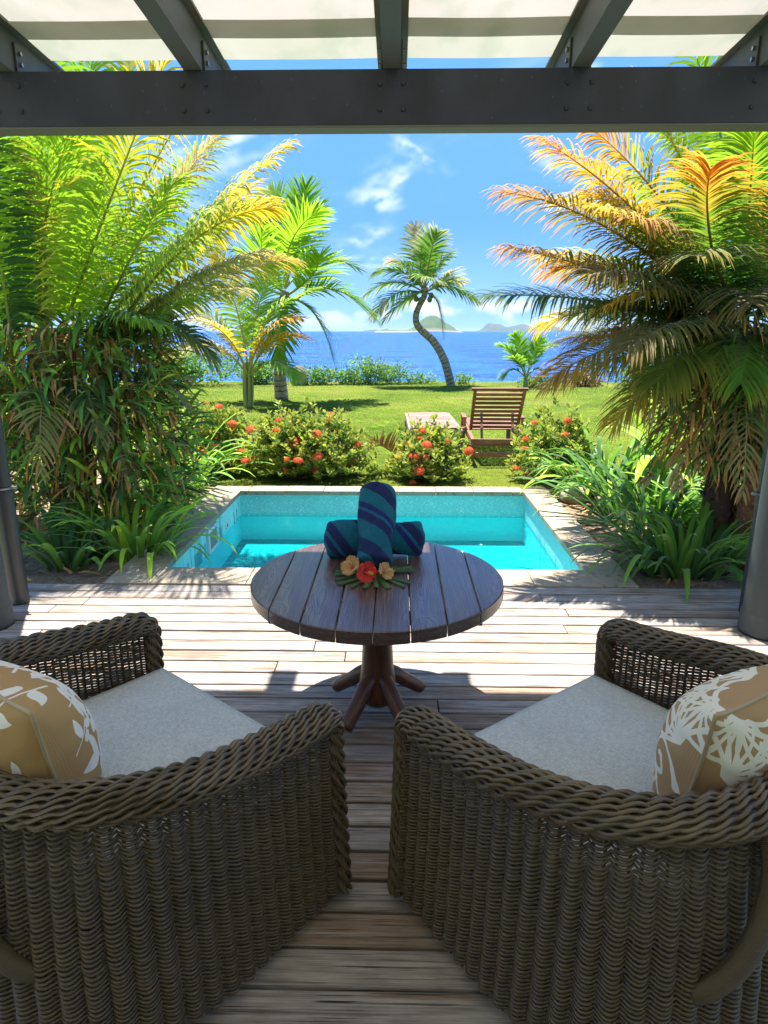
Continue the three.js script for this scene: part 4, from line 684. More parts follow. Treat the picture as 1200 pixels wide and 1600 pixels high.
// ---------------------------------------------------------------- big palm on the left
{
  reseed(101);
  const t = thing('feather_palm', 'huge feathery palm on the left with lime fronds above a dark leafy skirt', 'palm');
  const F = [
    [[[-2.62, 1.49, -5.0], [-2.48, 2.4, -4.9], [-2.29, 3.35, -4.75]], 'lime', 'lime', 0.50, 0], [[[-2.52, 1.54, -5.0], [-2.14, 2.29, -4.95], [-1.48, 3.33, -4.8]], 'lime', 'gold', 0.52, 0],
    [[[-2.29, 1.59, -5.1], [-1.57, 2.36, -5.2], [-0.83, 2.86, -5.2]], 'lime', 'gold', 0.42], [[[-2.24, 1.54, -5.2], [-1.61, 2.5, -5.5], [-1.0, 2.54, -5.6]], 'lime', 'gold', 0.38],
    [[[-2.15, 1.68, -5.4], [-1.62, 2.09, -5.6], [-1.12, 2.22, -5.7]], 'olive', 'pale', 0.32], [[[-2.42, 1.68, -5.3], [-2.03, 2.53, -5.7], [-1.44, 3.16, -5.9]], 'gold', 'pale', 0.40],
    [[[-2.84, 1.4, -4.9], [-2.68, 2.29, -4.7], [-2.68, 3.06, -4.5]], 'deep', 'olive', 0.45, 0], [[[-2.8, 1.49, -5.2], [-2.61, 2.5, -5.5], [-2.26, 3.71, -5.6]], 'lime', 'lime', 0.50, 0],
    [[[-2.55, 1.49, -5.2], [-2.1, 2.64, -5.5], [-1.41, 3.49, -5.6]], 'lime', 'gold', 0.50, 0], [[[-2.9, 1.49, -5.2], [-3.28, 2.6, -5.3], [-3.56, 3.36, -5.3]], 'lime', 'olive', 0.5, 0],
    [[[-2.64, 1.59, -5.3], [-2.3, 3.19, -5.9], [-2.12, 3.94, -6.1]], 'lime', 'gold', 0.5, 0], [[[-2.2, 1.49, -5.2], [-1.75, 1.83, -5.3], [-1.51, 1.39, -5.4]], 'deep', 'olive', 0.32],
    [[[-2.4, 1.5, -5.2], [-1.9, 2.2, -5.0], [-1.55, 2.55, -4.85]], 'lime', 'lime', 0.36], [[[-2.6, 1.5, -5.4], [-2.9, 2.9, -6.0], [-2.7, 3.7, -6.5]], 'lime', 'gold', 0.5, 0],
    [[[-2.75, 1.5, -5.6], [-2.4, 2.5, -6.4], [-1.9, 3.3, -7.0]], 'lime', 'lime', 0.55, 0], [[[-3.0, 1.5, -5.4], [-3.0, 2.6, -5.9], [-3.1, 3.5, -6.3]], 'lime', 'leaf', 0.55, 0], [[[-2.5, 1.5, -5.5], [-2.0, 2.3, -6.2], [-1.45, 2.9, -6.8]], 'lime', 'gold', 0.5, 0.1], [[[-2.7, 1.5, -5.1], [-2.6, 2.2, -4.85], [-2.1, 2.9, -4.7]], 'lime', 'lime', 0.42, 0], [[[-2.4, 1.45, -5.2], [-2.1, 1.8, -5.0], [-1.75, 1.65, -4.9]], 'deep', 'lime', 0.3], [[[-2.3, 1.5, -5.6], [-1.7, 2.2, -6.2], [-1.05, 2.25, -6.6]], 'olive', 'gold', 0.42], [[[-2.8, 1.5, -5.0], [-2.95, 2.3, -4.75], [-2.6, 2.9, -4.55]], 'leaf', 'lime', 0.45, 0],
    [[[-2.3, 1.6, -5.5], [-1.9, 2.5, -6.2], [-1.2, 2.75, -6.5]], 'lime', 'gold', 0.42], [[[-2.3, 1.5, -5.3], [-1.9, 1.95, -5.7], [-1.35, 1.95, -6.0]], 'lime', 'pale', 0.34],
  ];
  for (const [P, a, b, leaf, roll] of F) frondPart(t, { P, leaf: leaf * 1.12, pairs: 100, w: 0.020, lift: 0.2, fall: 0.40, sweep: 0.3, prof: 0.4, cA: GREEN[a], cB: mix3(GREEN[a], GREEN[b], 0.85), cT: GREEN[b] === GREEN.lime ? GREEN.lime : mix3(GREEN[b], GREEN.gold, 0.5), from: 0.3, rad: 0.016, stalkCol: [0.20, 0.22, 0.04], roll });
  for (let k = 0; k < 20; k++) {                // old fronds hanging down round the trunk
    const az = rr(-0.7, 3.2), l = rr(0.5, 1.0), y0 = rr(0.8, 1.6), dx = Math.cos(az) , dz = Math.sin(az), q = R() * 0.72, c = q < 0.45 ? GREEN.deep : q < 0.62 ? GREEN.olive : q < 0.85 ? GREEN.tan : GREEN.rust;
    frondPart(t, { P: [[-2.62 + dx * 0.15, y0, -5.25 + dz * 0.2], [-2.62 + dx * l * 0.8, y0 + rr(0.05, 0.3), -5.25 + dz * l * 0.7], [-2.62 + dx * l, y0 - rr(0.2, 0.7), -5.25 + dz * l * 0.85]], leaf: rr(0.20, 0.32), pairs: 26, w: 0.019, lift: rr(-0.2, 0.3), fall: 0.34, ragged: 0.25, cA: c, cB: mix3(c, GREEN.tan, rr(0, 0.9)), cT: GREEN.tan, mat: q < 0.62 ? M.gloss : M.dry, name: q < 0.62 ? 'old_frond' : 'dead_frond', rad: 0.009, stalkCol: [0.22, 0.15, 0.06] });
  }
  const B = new MB(), D = new MB();
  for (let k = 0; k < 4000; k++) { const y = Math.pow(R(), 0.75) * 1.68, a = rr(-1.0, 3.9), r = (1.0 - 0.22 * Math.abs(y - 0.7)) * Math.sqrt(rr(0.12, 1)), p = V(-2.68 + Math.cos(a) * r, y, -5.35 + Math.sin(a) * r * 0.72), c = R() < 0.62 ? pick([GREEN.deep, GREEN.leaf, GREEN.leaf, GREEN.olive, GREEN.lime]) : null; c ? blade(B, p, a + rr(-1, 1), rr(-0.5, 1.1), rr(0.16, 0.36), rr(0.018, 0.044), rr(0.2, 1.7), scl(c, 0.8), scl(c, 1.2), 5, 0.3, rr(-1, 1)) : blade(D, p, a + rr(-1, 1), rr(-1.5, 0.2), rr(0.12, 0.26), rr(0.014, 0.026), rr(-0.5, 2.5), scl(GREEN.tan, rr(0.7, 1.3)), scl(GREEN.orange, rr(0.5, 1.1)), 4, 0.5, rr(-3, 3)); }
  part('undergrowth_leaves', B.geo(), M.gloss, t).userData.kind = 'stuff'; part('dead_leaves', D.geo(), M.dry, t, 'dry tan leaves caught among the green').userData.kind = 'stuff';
  const S = new MB(); for (const [x, z] of [[-2.62, -5.25], [-2.9, -5.4], [-2.45, -5.45]]) tube(S, spline([[x, -0.05, z], [x + 0.03, 0.8, z + 0.02], [x, 1.62, z]], 16), (q) => 0.11 + 0.02 * Math.sin(q * 40), 10, [0.14, 0.10, 0.07]); part('trunk', S.geo(), M.shaggy, t);
}
// ---------------------------------------------------------------- big palm on the right
{
  reseed(103);
  const t = thing('feather_palm', 'big feathery palm on the right with orange tipped fronds and two shaggy brown trunks', 'palm');
  const F = [
    [[[2.32, 1.67, -4.8], [1.54, 2.48, -4.7], [0.92, 2.75, -4.6]], 'gold', 'orange'], [[[2.27, 1.67, -4.8], [1.39, 2.38, -4.6], [0.67, 2.44, -4.5]], 'olive', 'rust'], [[[2.33, 1.59, -4.8], [1.42, 2.03, -4.6], [0.69, 2.1, -4.4]], 'olive', 'orange'],
    [[[2.29, 1.54, -4.8], [1.36, 1.87, -4.5], [0.58, 1.81, -4.3]], 'deep', 'blue'], [[[2.34, 1.5, -4.8], [1.63, 1.67, -4.6], [1.03, 1.32, -4.4]], 'olive', 'rust'], [[[2.36, 1.67, -4.8], [1.86, 2.51, -4.9], [1.34, 2.91, -5.0]], 'lime', 'orange'],
    [[[2.35, 1.76, -4.8], [1.97, 2.71, -4.9], [1.61, 3.19, -5.0]], 'lime', 'gold'], [[[2.4, 1.76, -4.8], [2.27, 2.71, -4.9], [1.97, 3.34, -5.0]], 'lime', 'lime', 0], [[[2.4, 1.76, -4.8], [2.44, 2.71, -4.9], [2.39, 3.34, -5.0]], 'leaf', 'lime', 0],
    [[[2.27, 1.67, -4.7], [1.8, 2.29, -4.3], [1.72, 2.46, -4.0]], 'leaf', 'orange', 0], [[[2.23, 1.67, -4.7], [1.65, 2.27, -4.4], [1.39, 2.21, -4.1]], 'olive', 'rust'], [[[2.24, 1.59, -4.7], [1.64, 2.05, -4.4], [1.14, 1.92, -4.1]], 'deep', 'brown'],
    [[[2.29, 1.54, -4.7], [1.71, 1.78, -4.2], [1.36, 1.5, -3.95]], 'deep', 'brown'], [[[2.36, 1.67, -4.8], [2.56, 2.45, -4.6], [2.72, 2.59, -4.4]], 'deep', 'olive'], [[[2.36, 1.67, -4.8], [2.46, 1.97, -4.3], [2.51, 1.73, -4.0]], 'deep', 'olive'],
    [[[2.42, 1.68, -5.0], [2.09, 2.62, -5.5], [1.57, 2.87, -5.8]], 'lime', 'gold'], [[[2.43, 1.59, -5.0], [1.9, 2.17, -5.5], [1.19, 2.19, -5.7]], 'lime', 'gold'], [[[2.43, 1.59, -5.0], [1.95, 1.69, -5.5], [1.39, 1.53, -5.7]], 'deep', 'brown'],
    [[[2.45, 1.77, -5.0], [2.3, 2.84, -5.5], [2.17, 3.36, -5.8]], 'lime', 'gold', 0], [[[2.5, 1.77, -5.0], [2.87, 2.82, -5.4], [3.03, 3.42, -5.6]], 'lime', 'olive', 0], [[[2.3, 1.7, -4.9], [1.85, 2.35, -4.9], [1.3, 2.5, -4.9]], 'olive', 'gold'], [[[2.4, 1.7, -4.8], [2.2, 2.4, -4.5], [2.05, 2.7, -4.25]], 'leaf', 'lime', 0], [[[2.2, 1.5, -4.7], [1.75, 1.6, -4.5], [1.2, 1.55, -4.4]], 'deep', 'rust'], [[[2.3, 1.65, -4.75], [1.7, 2.2, -4.45], [1.15, 2.3, -4.2]], 'leaf', 'gold'], [[[2.3, 1.65, -4.7], [1.9, 2.1, -4.2], [1.65, 2.0, -3.9]], 'deep', 'olive'], [[[2.35, 1.6, -4.7], [2.1, 1.95, -4.2], [2.0, 1.75, -3.9]], 'deep', 'brown'], [[[2.4, 1.7, -5.0], [1.8, 2.5, -5.2], [1.2, 2.55, -5.4]], 'lime', 'gold'], [[[2.4, 1.7, -4.9], [2.2, 2.6, -5.0], [1.75, 3.0, -5.1]], 'lime', 'lime', 0], [[[2.5, 1.7, -4.8], [2.6, 2.5, -4.6], [2.45, 2.95, -4.5]], 'leaf', 'lime', 0], [[[2.35, 1.55, -4.8], [1.8, 1.75, -4.7], [1.25, 1.75, -4.6]], 'deep', 'olive'], [[[2.4, 1.5, -4.9], [1.8, 1.55, -5.0], [1.15, 1.2, -5.1]], 'deep', 'rust'], [[[2.45, 1.6, -4.7], [2.35, 2.2, -4.3], [2.25, 2.35, -4.05]], 'leaf', 'olive', 0], [[[2.3, 1.6, -4.75], [1.75, 1.95, -4.5], [1.3, 1.75, -4.25]], 'leaf', 'gold'], [[[2.3, 1.5, -4.7], [1.9, 1.7, -4.3], [1.6, 1.3, -4.1]], 'deep', 'olive'], [[[2.3, 1.45, -4.8], [1.85, 1.5, -4.6], [1.5, 1.0, -4.5]], 'deep', 'gold'], [[[2.35, 1.65, -4.85], [1.7, 2.1, -4.8], [1.05, 2.0, -4.75]], 'leaf', 'orange'], [[[2.4, 1.5, -4.7], [2.2, 1.75, -4.25], [2.05, 1.3, -4.0]], 'deep', 'leaf'], [[[2.3, 1.6, -4.9], [1.7, 1.9, -5.1], [1.1, 1.65, -5.2]], 'leaf', 'gold'],
  ];
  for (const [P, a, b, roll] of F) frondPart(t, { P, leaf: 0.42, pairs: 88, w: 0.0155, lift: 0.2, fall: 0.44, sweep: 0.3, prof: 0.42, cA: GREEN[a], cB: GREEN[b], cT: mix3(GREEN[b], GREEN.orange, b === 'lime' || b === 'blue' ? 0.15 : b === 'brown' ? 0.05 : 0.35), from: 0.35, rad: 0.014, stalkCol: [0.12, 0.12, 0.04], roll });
  for (let k = 0; k < 22; k++) {
    const az = rr(0.6, 3.9), l = rr(0.4, 0.95), y0 = rr(1.15, 1.7), dx = Math.cos(az), dz = Math.sin(az) * 0.8, q = R(), c = q < 0.42 ? GREEN.deep : q < 0.62 ? GREEN.olive : scl(GREEN.tan, 0.75);
    frondPart(t, { P: [[2.42 + dx * 0.1, y0, -4.75], [2.42 + dx * l * 0.75, y0 + rr(0.0, 0.2), -4.75 + dz * l * 0.7], [2.42 + dx * l, y0 - rr(0.25, 0.75), -4.75 + dz * l]], leaf: rr(0.20, 0.30), pairs: 28, w: 0.016, lift: rr(-0.3, 0.2), fall: 0.42, ragged: 0.2, cA: c, cB: mix3(c, GREEN.tan, rr(0.2, 1)), cT: GREEN.tan, mat: q < 0.55 ? M.gloss : M.dry, name: q < 0.55 ? 'old_frond' : 'dead_frond', rad: 0.008, stalkCol: [0.25, 0.16, 0.06] });
  }
  const D = new MB(), B = new MB();
  for (let k = 0; k < 1900; k++) { const y = rr(0.7, 1.75), a = rr(0, 4.2), r = rr(0.1, 0.85) * (0.5 + 0.5 * (y - 0.5)), p = V(2.45 + Math.cos(a) * r, y, -4.8 + Math.sin(a) * r * 0.8), g = R() < 0.45; g ? blade(B, p, a + rr(-1, 1), rr(-0.9, 0.7), rr(0.16, 0.3), rr(0.014, 0.026), rr(0.8, 2.2), scl(GREEN.deep, 0.9), scl(GREEN.leaf, 0.9), 5, 0.3, rr(-1, 1)) : blade(D, p, a + rr(-1, 1), rr(-1.5, -0.2), rr(0.12, 0.28), rr(0.012, 0.022), rr(-0.5, 1.8), scl(GREEN.tan, rr(0.5, 1.1)), scl(GREEN.rust, rr(0.7, 1.7)), 4, 0.5, rr(-3, 3)); }
  part('hanging_green_leaves', B.geo(), M.gloss, t).userData.kind = 'stuff'; part('dead_leaves', D.geo(), M.dry, t, 'dry tan leaves hanging below the crown').userData.kind = 'stuff';
  for (const [x, z, r, h, c] of [[2.56, -4.5, 0.125, 0.86, [0.36, 0.17, 0.08]], [2.42, -4.75, 0.12, 1.55, [0.13, 0.085, 0.06]], [2.75, -4.85, 0.12, 1.6, [0.12, 0.08, 0.06]]]) {
    const S = new MB(); tube(S, spline([[x, -0.05, z], [x - 0.02, h * 0.5, z], [x, h, z]], 14), (q) => r * (1.05 - 0.2 * q), 14, scl(c, 0.6));
    for (let k = 0; k < 420; k++) { const a = rr(0, 6.28), y = rr(0, h), q = V(x + Math.cos(a) * r * 0.95, y, z + Math.sin(a) * r * 0.95); blade(S, q, a + rr(-0.3, 0.3), rr(0.5, 1.3), rr(0.05, 0.09), rr(0.025, 0.045), rr(-1.2, 0.6), scl(c, rr(0.5, 1.1)), scl(c, rr(0.8, 1.5)), 3, 0.4); }
    part('trunk', S.geo(), M.shaggy, t);
  }
  for (let k = 0; k < 11; k++) { const S = new MB(), a = k / 11 * 6.28; tube(S, spline([[2.56 + 0.05 * Math.cos(a), 0.8, -4.5 + 0.05 * Math.sin(a)], [2.56 + 0.12 * Math.cos(a), 1.15, -4.5 + 0.1 * Math.sin(a)], [2.56 + rr(0.15, 0.3) * Math.cos(a), rr(1.4, 1.65), -4.5 + 0.2 * Math.sin(a)]], 8), (q) => 0.014 - 0.007 * q, 6, k % 4 === 0 ? [0.34, 0.17, 0.07] : [0.10, 0.15, 0.04]); part('leaf_stalk', S.geo(), M.stem, t); }
}

// ---------------------------------------------------------------- palms on the lawn and by the sea
{
  reseed(107);
  const t = thing('coconut_palm', 'tall green coconut palm standing on the lawn behind the small yellow palm', 'palm');
  const F = [[[[-2.63, 2.56, -16.0], [-2.22, 3.67, -16.0], [-2.07, 4.74, -16.0]], 'leaf'], [[[-2.56, 2.2, -16.0], [-1.45, 3.05, -15.9], [-0.5, 1.85, -15.7]], 'leaf'], [[[-2.63, 2.56, -16.0], [-2.57, 3.74, -15.5], [-1.66, 4.04, -15.0]], 'lime'], [[[-2.71, 2.56, -16.0], [-2.99, 3.99, -16.3], [-3.46, 4.43, -16.5]], 'leaf'], [[[-2.71, 2.56, -16.0], [-3.53, 3.81, -16.0], [-4.75, 3.27, -16.0]], 'blue'], [[[-2.71, 2.42, -16.0], [-3.88, 2.99, -16.0], [-5.01, 1.85, -16.0]], 'leaf'], [[[-2.63, 2.49, -16.0], [-3.13, 2.65, -15.2], [-2.82, 3.62, -14.6]], 'lime'], [[[-2.56, 2.42, -16.0], [-1.76, 2.81, -15.6], [-1.68, 3.16, -15.0]], 'lime'], [[[-2.56, 2.35, -16.0], [-1.82, 2.28, -16.0], [-1.54, 0.97, -16.0]], 'leaf'], [[[-2.71, 2.35, -16.0], [-3.32, 2.28, -16.0], [-3.86, 0.82, -16.0]], 'deep'], [[[-2.63, 2.56, -16.0], [-2.42, 4.29, -16.5], [-3.09, 4.8, -17.0]], 'leaf'], [[[-2.63, 2.56, -16.0], [-1.84, 3.6, -16.5], [-0.97, 3.07, -17.0]], 'deep'], [[[-2.64, 2.42, -16.0], [-2.76, 2.25, -15.4], [-2.6, 1.01, -15.0]], 'leaf']];
  for (const [P, c] of F) frondPart(t, { P, leaf: 0.85, pairs: 50, w: 0.045, lift: 0.12, fall: 0.14, sweep: 0.5, cA: GREEN[c], cB: mix3(GREEN[c], GREEN.lime, 0.35), rad: 0.035, stalk: 0.16, stalkCol: [0.36, 0.36, 0.10] });
  const S = new MB(); tube(S, spline([[-2.92, -0.07, -16.6], [-2.9, 0.64, -16.4], [-2.78, 1.56, -16.2], [-2.63, 2.49, -16.0]], 24), (q) => lerp(0.18, 0.11, Math.min(1, q * 1.5)), 12, [1, 1, 1], true, 0.5); part('trunk', S.geo(), M.bark, t);
  const y = thing('yellow_palm', 'small palm with arching yellow and orange fronds in front of the coconut palm', 'palm');
  const G = [[[[-3.26, 0.62, -14.5], [-2.77, 1.76, -14.5], [-1.89, 1.43, -14.3]], 'gold', 'orange'], [[[-3.26, 0.62, -14.5], [-3.71, 2.16, -14.5], [-4.99, 2.21, -14.3]], 'olive', 'gold'], [[[-3.26, 0.62, -14.5], [-3.29, 2.09, -14.5], [-3.83, 3.11, -14.5]], 'lime', 'gold'], [[[-3.26, 0.62, -14.5], [-2.97, 2.21, -14.3], [-1.58, 2.44, -14.0]], 'lime', 'lime'], [[[-3.26, 0.62, -14.5], [-3.82, 1.76, -14.3], [-4.92, 1.04, -14.0]], 'pale', 'gold'], [[[-3.26, 0.62, -14.5], [-3.12, 2.23, -14.7], [-2.65, 3.03, -15.0]], 'lime', 'lime'], [[[-3.26, 0.62, -14.5], [-3.43, 1.82, -13.9], [-4.07, 1.81, -13.4]], 'gold', 'pale'], [[[-3.26, 0.62, -14.5], [-2.55, 1.31, -14.0], [-2.12, 0.67, -13.7]], 'leaf', 'lime'], [[[-3.26, 0.62, -14.5], [-2.9, 1.9, -14.2], [-2.0, 1.85, -13.9]], 'gold', 'orange']];
  for (const [P, a, b] of G) frondPart(y, { P, leaf: 0.62, pairs: 44, w: 0.042, lift: 0.15, fall: 0.3, sweep: 0.5, cA: GREEN[a], cB: GREEN[b], cT: GREEN[b], rad: 0.028, stalk: 0.2, stalkCol: [0.42, 0.36, 0.06] });
  const K = new MB(); for (let k = 0; k < 6; k++) { const a = k * 1.05; tube(K, spline([[-3.32 + 0.06 * Math.cos(a), -0.06, -14.6 + 0.06 * Math.sin(a)], [-3.29 + 0.09 * Math.cos(a), 0.4, -14.55 + 0.08 * Math.sin(a)], [-3.26 + 0.07 * Math.cos(a), 0.95, -14.5 + 0.06 * Math.sin(a)]], 8), (q) => 0.045 - 0.02 * q, 8, [0.32, 0.30, 0.07]); } part('leaf_stalks', K.geo(), M.stem, y);
}
{
  reseed(109);
  const t = thing('leaning_palm', 'leaning coconut palm with a bent trunk standing alone against the sea', 'palm');
  const F = [[[0.8, 2.84, -20.6], [0.63, 3.73, -20.6], [0.49, 4.52, -20.6]], [[0.81, 2.84, -20.6], [0.94, 3.88, -20.4], [1.1, 4.27, -20.2]], [[0.81, 2.84, -20.6], [1.2, 3.55, -20.6], [1.51, 3.77, -20.6]], [[0.78, 2.84, -20.6], [0.25, 3.67, -20.6], [-0.18, 3.59, -20.6]], [[0.78, 2.8, -20.6], [-0.03, 3.66, -20.4], [-0.7, 3.2, -20.2]], [[0.74, 2.75, -20.6], [-0.22, 3.32, -20.6], [-0.99, 2.62, -20.6]], [[0.74, 2.71, -20.6], [-0.21, 2.93, -20.2], [-0.67, 2.0, -19.8]], [[0.78, 2.71, -20.6], [0.36, 2.76, -20.6], [-0.41, 1.92, -20.6]], [[0.89, 2.75, -20.6], [1.59, 3.13, -20.6], [2.37, 2.47, -20.6]], [[0.89, 2.75, -20.6], [1.37, 2.99, -20.2], [1.52, 3.22, -19.8]], [[0.89, 2.69, -20.6], [1.32, 2.66, -20.6], [1.38, 1.51, -20.6]], [[0.81, 2.84, -20.6], [0.84, 3.59, -21.0], [0.78, 4.26, -21.3]], [[0.85, 2.8, -20.6], [1.33, 3.23, -21.0], [1.94, 3.06, -21.3]], [[0.78, 2.8, -20.6], [0.34, 3.34, -20.2], [1.22, 2.93, -19.3]]];
  F.forEach((P, i) => frondPart(t, { P, leaf: 0.72, pairs: 42, w: 0.045, lift: 0.05, fall: 0.26, sweep: 0.55, ragged: 0.12, cA: i > 9 && i < 12 ? GREEN.gold : GREEN.leaf, cB: i % 3 === 0 ? GREEN.pale : [0.20, 0.30, 0.06], cT: i % 2 ? GREEN.pale : [0.3, 0.34, 0.08], rad: 0.03, stalk: 0.12, stalkCol: [0.3, 0.26, 0.1] }));
  const S = new MB(); tube(S, spline([[1.72, -0.2, -20.6], [1.42, 0.79, -20.6], [1.06, 1.34, -20.6], [0.75, 1.60, -20.6], [0.58, 1.82, -20.6], [0.56, 2.08, -20.6], [0.66, 2.35, -20.6], [0.80, 2.62, -20.6], [0.80, 2.86, -20.6]], 60), (q) => lerp(0.135, 0.085, Math.min(1, q * 1.4)) + (q > 0.9 ? 0.02 : 0), 12, [1, 1, 1], true, 0.55); part('trunk', S.geo(), M.bark, t);
  for (const [x, y, z] of [[0.55, 2.52, -20.35], [0.68, 2.48, -20.25], [0.95, 2.5, -20.35], [1.0, 2.62, -20.5]]) { const g = new THREE.SphereGeometry(0.075, 12, 10); g.scale(1, 1.2, 1); g.translate(x, y, z); const n = g.attributes.position.count; g.setAttribute('color', new THREE.Float32BufferAttribute(new Float32Array(n * 3).map((_, i) => [0.14, 0.13, 0.06][i % 3]), 3)); part('coconut', g, M.stem, t); }
  const s = thing('young_palm', 'young bright green palm at the lawn edge beside the upright sun lounger', 'palm');
  const G = [[[3.78, 0.28, -19.6], [3.42, 1.11, -19.6], [2.94, 1.19, -19.5]], [[3.78, 0.28, -19.6], [4.07, 1.2, -19.6], [4.54, 1.19, -19.5]], [[3.78, 0.28, -19.6], [3.6, 1.19, -19.6], [3.38, 1.46, -19.5]], [[3.78, 0.28, -19.6], [3.92, 1.01, -19.6], [4.12, 1.37, -19.5]], [[3.78, 0.28, -19.6], [3.35, 0.75, -19.6], [3.08, 0.29, -19.4]], [[3.78, 0.28, -19.6], [4.18, 0.84, -19.6], [4.3, 0.2, -19.4]], [[3.78, 0.28, -19.6], [3.49, 0.94, -19.2], [3.13, 0.86, -18.9]]];
  for (const P of G) frondPart(s, { P, leaf: 0.42, pairs: 34, w: 0.045, lift: 0.15, fall: 0.16, sweep: 0.6, cA: GREEN.leaf, cB: GREEN.lime, rad: 0.025, stalk: 0.25, stalkCol: [0.32, 0.36, 0.10] });
  const K = new MB(); tube(K, [V(3.78, -0.1, -19.6), V(3.78, 0.32, -19.6)], (q) => 0.08 - 0.03 * q, 8, [0.3, 0.28, 0.1]); part('stalk', K.geo(), M.stem, s);
}

// ---------------------------------------------------------------- flowering bushes, lilies and other bed plants
ixora('large ixora bush with many orange red flower heads behind the pool on the left', [-1.20, -7.45], 0.88, 0.82, 0.48, 1700, 30, 201);
ixora('ixora bush with orange red flowers behind the pool in front of the flat sun lounger', [0.45, -7.35], 0.50, 0.62, 0.40, 1000, 24, 202);
ixora('ixora bush with a few orange flowers right of the upright sun lounger', [1.82, -7.45], 0.44, 0.78, 0.42, 700, 11, 203);
ixora('yellowish ixora bush at the far left end of the bush row', [-2.05, -7.75], 0.50, 0.88, 0.4, 600, 12, 204);
lily('clump of arching green lily leaves beside the left pool edge in front of the palm', [-1.98, -0.04, -4.62], 85, 0.62, { rx: 0.28, rz: 0.14, cols: [GREEN.leaf, GREEN.leaf, GREEN.lime] });
lily('small clump of lily leaves on sandy soil next to the left drainpipe', [-2.36, -0.04, -4.4], 48, 0.5, { rx: 0.16, rz: 0.12, cols: [GREEN.leaf, GREEN.deep] });
lily('tall bright lily clump between the left ixora bushes and the big left palm', [-2.42, -0.04, -6.95], 85, 0.85, { rx: 0.34, rz: 0.3, cols: [GREEN.leaf, GREEN.lime, GREEN.leaf], w: 0.05 });
lily('low yellow green lily clump at the far left corner of the pool', [-2.22, -0.04, -6.2], 50, 0.5, { rx: 0.25, rz: 0.25, cols: [GREEN.lime, GREEN.leaf] });
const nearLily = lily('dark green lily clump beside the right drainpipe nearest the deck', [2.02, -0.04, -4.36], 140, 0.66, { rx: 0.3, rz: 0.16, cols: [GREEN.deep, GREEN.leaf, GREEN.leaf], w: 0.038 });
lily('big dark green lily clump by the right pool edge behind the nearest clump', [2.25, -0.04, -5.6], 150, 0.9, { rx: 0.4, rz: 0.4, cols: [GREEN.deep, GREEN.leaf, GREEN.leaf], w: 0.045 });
lily('bright lily clump next to the ixora bush at the far right pool corner', [2.2, -0.04, -6.75], 110, 0.85, { rx: 0.38, rz: 0.3, cols: [GREEN.leaf, GREEN.lime, GREEN.deep], w: 0.05 });
lily('low lily clump tucked below the right palm trunks', [2.75, -0.04, -5.3], 50, 0.7, { rx: 0.3, rz: 0.3, cols: [GREEN.leaf, GREEN.lime], w: 0.045 });
{
  reseed(131);
  const t = thing('broad_leaf_plant', 'tall plant with broad bright green leaves behind the right lily clumps', 'plant', [2.75, -0.05, -6.6]);
  for (let k = 0; k < 17; k++) { const B = new MB(), c = pick([GREEN.lime, GREEN.leaf, GREEN.lime]); blade(B, V(0, 0.1, 0), k * 2.4, rr(0.9, 1.4), rr(0.95, 1.35), rr(0.12, 0.17), rr(0.7, 1.9), scl(c, 0.85), c, 10, 0.22, rr(-0.4, 0.4)); part('leaf', B.geo(), M.gloss, t); }
  const f = thing('lily_flower', 'wilting cream spider lily bloom drooping over the nearest right lily clump', 'flower', [1.68, 0, -4.62]);
  const S = new MB(); tube(S, spline([[0.15, -0.03, 0.0], [0.10, 0.3, 0.03], [0.0, 0.42, 0.06], [-0.04, 0.36, 0.08]], 14), 0.006, 6, [0.2, 0.3, 0.08]); part('stalk', S.geo(), M.stem, f);
  for (let k = 0; k < 8; k++) { const B = new MB(); blade(B, V(-0.04, 0.37, 0.08), k * 0.8, rr(-1.5, -0.4), rr(0.12, 0.2), 0.014, rr(-0.6, 0.9), [0.62, 0.60, 0.30], [0.66, 0.50, 0.26], 6, 0.4, rr(-2, 2)); part('petal', B.geo(), M.petal, f); }
  const d = thing('dry_leaf', 'curled tan dry leaf hanging among the right lily leaves', 'dead leaf', [1.98, 0.46, -4.95]);
  for (let k = 0; k < 6; k++) { const B = new MB(); blade(B, V(0, 0.06, 0), 2.2 + k * 0.45, rr(-0.6, 0.5), rr(0.14, 0.22), 0.026, rr(1.2, 2.4), GREEN.tan, scl(GREEN.tan, 1.2), 6, 0.5, rr(-1, 1)); part('leaf_strip', B.geo(), M.dry, d); }
}
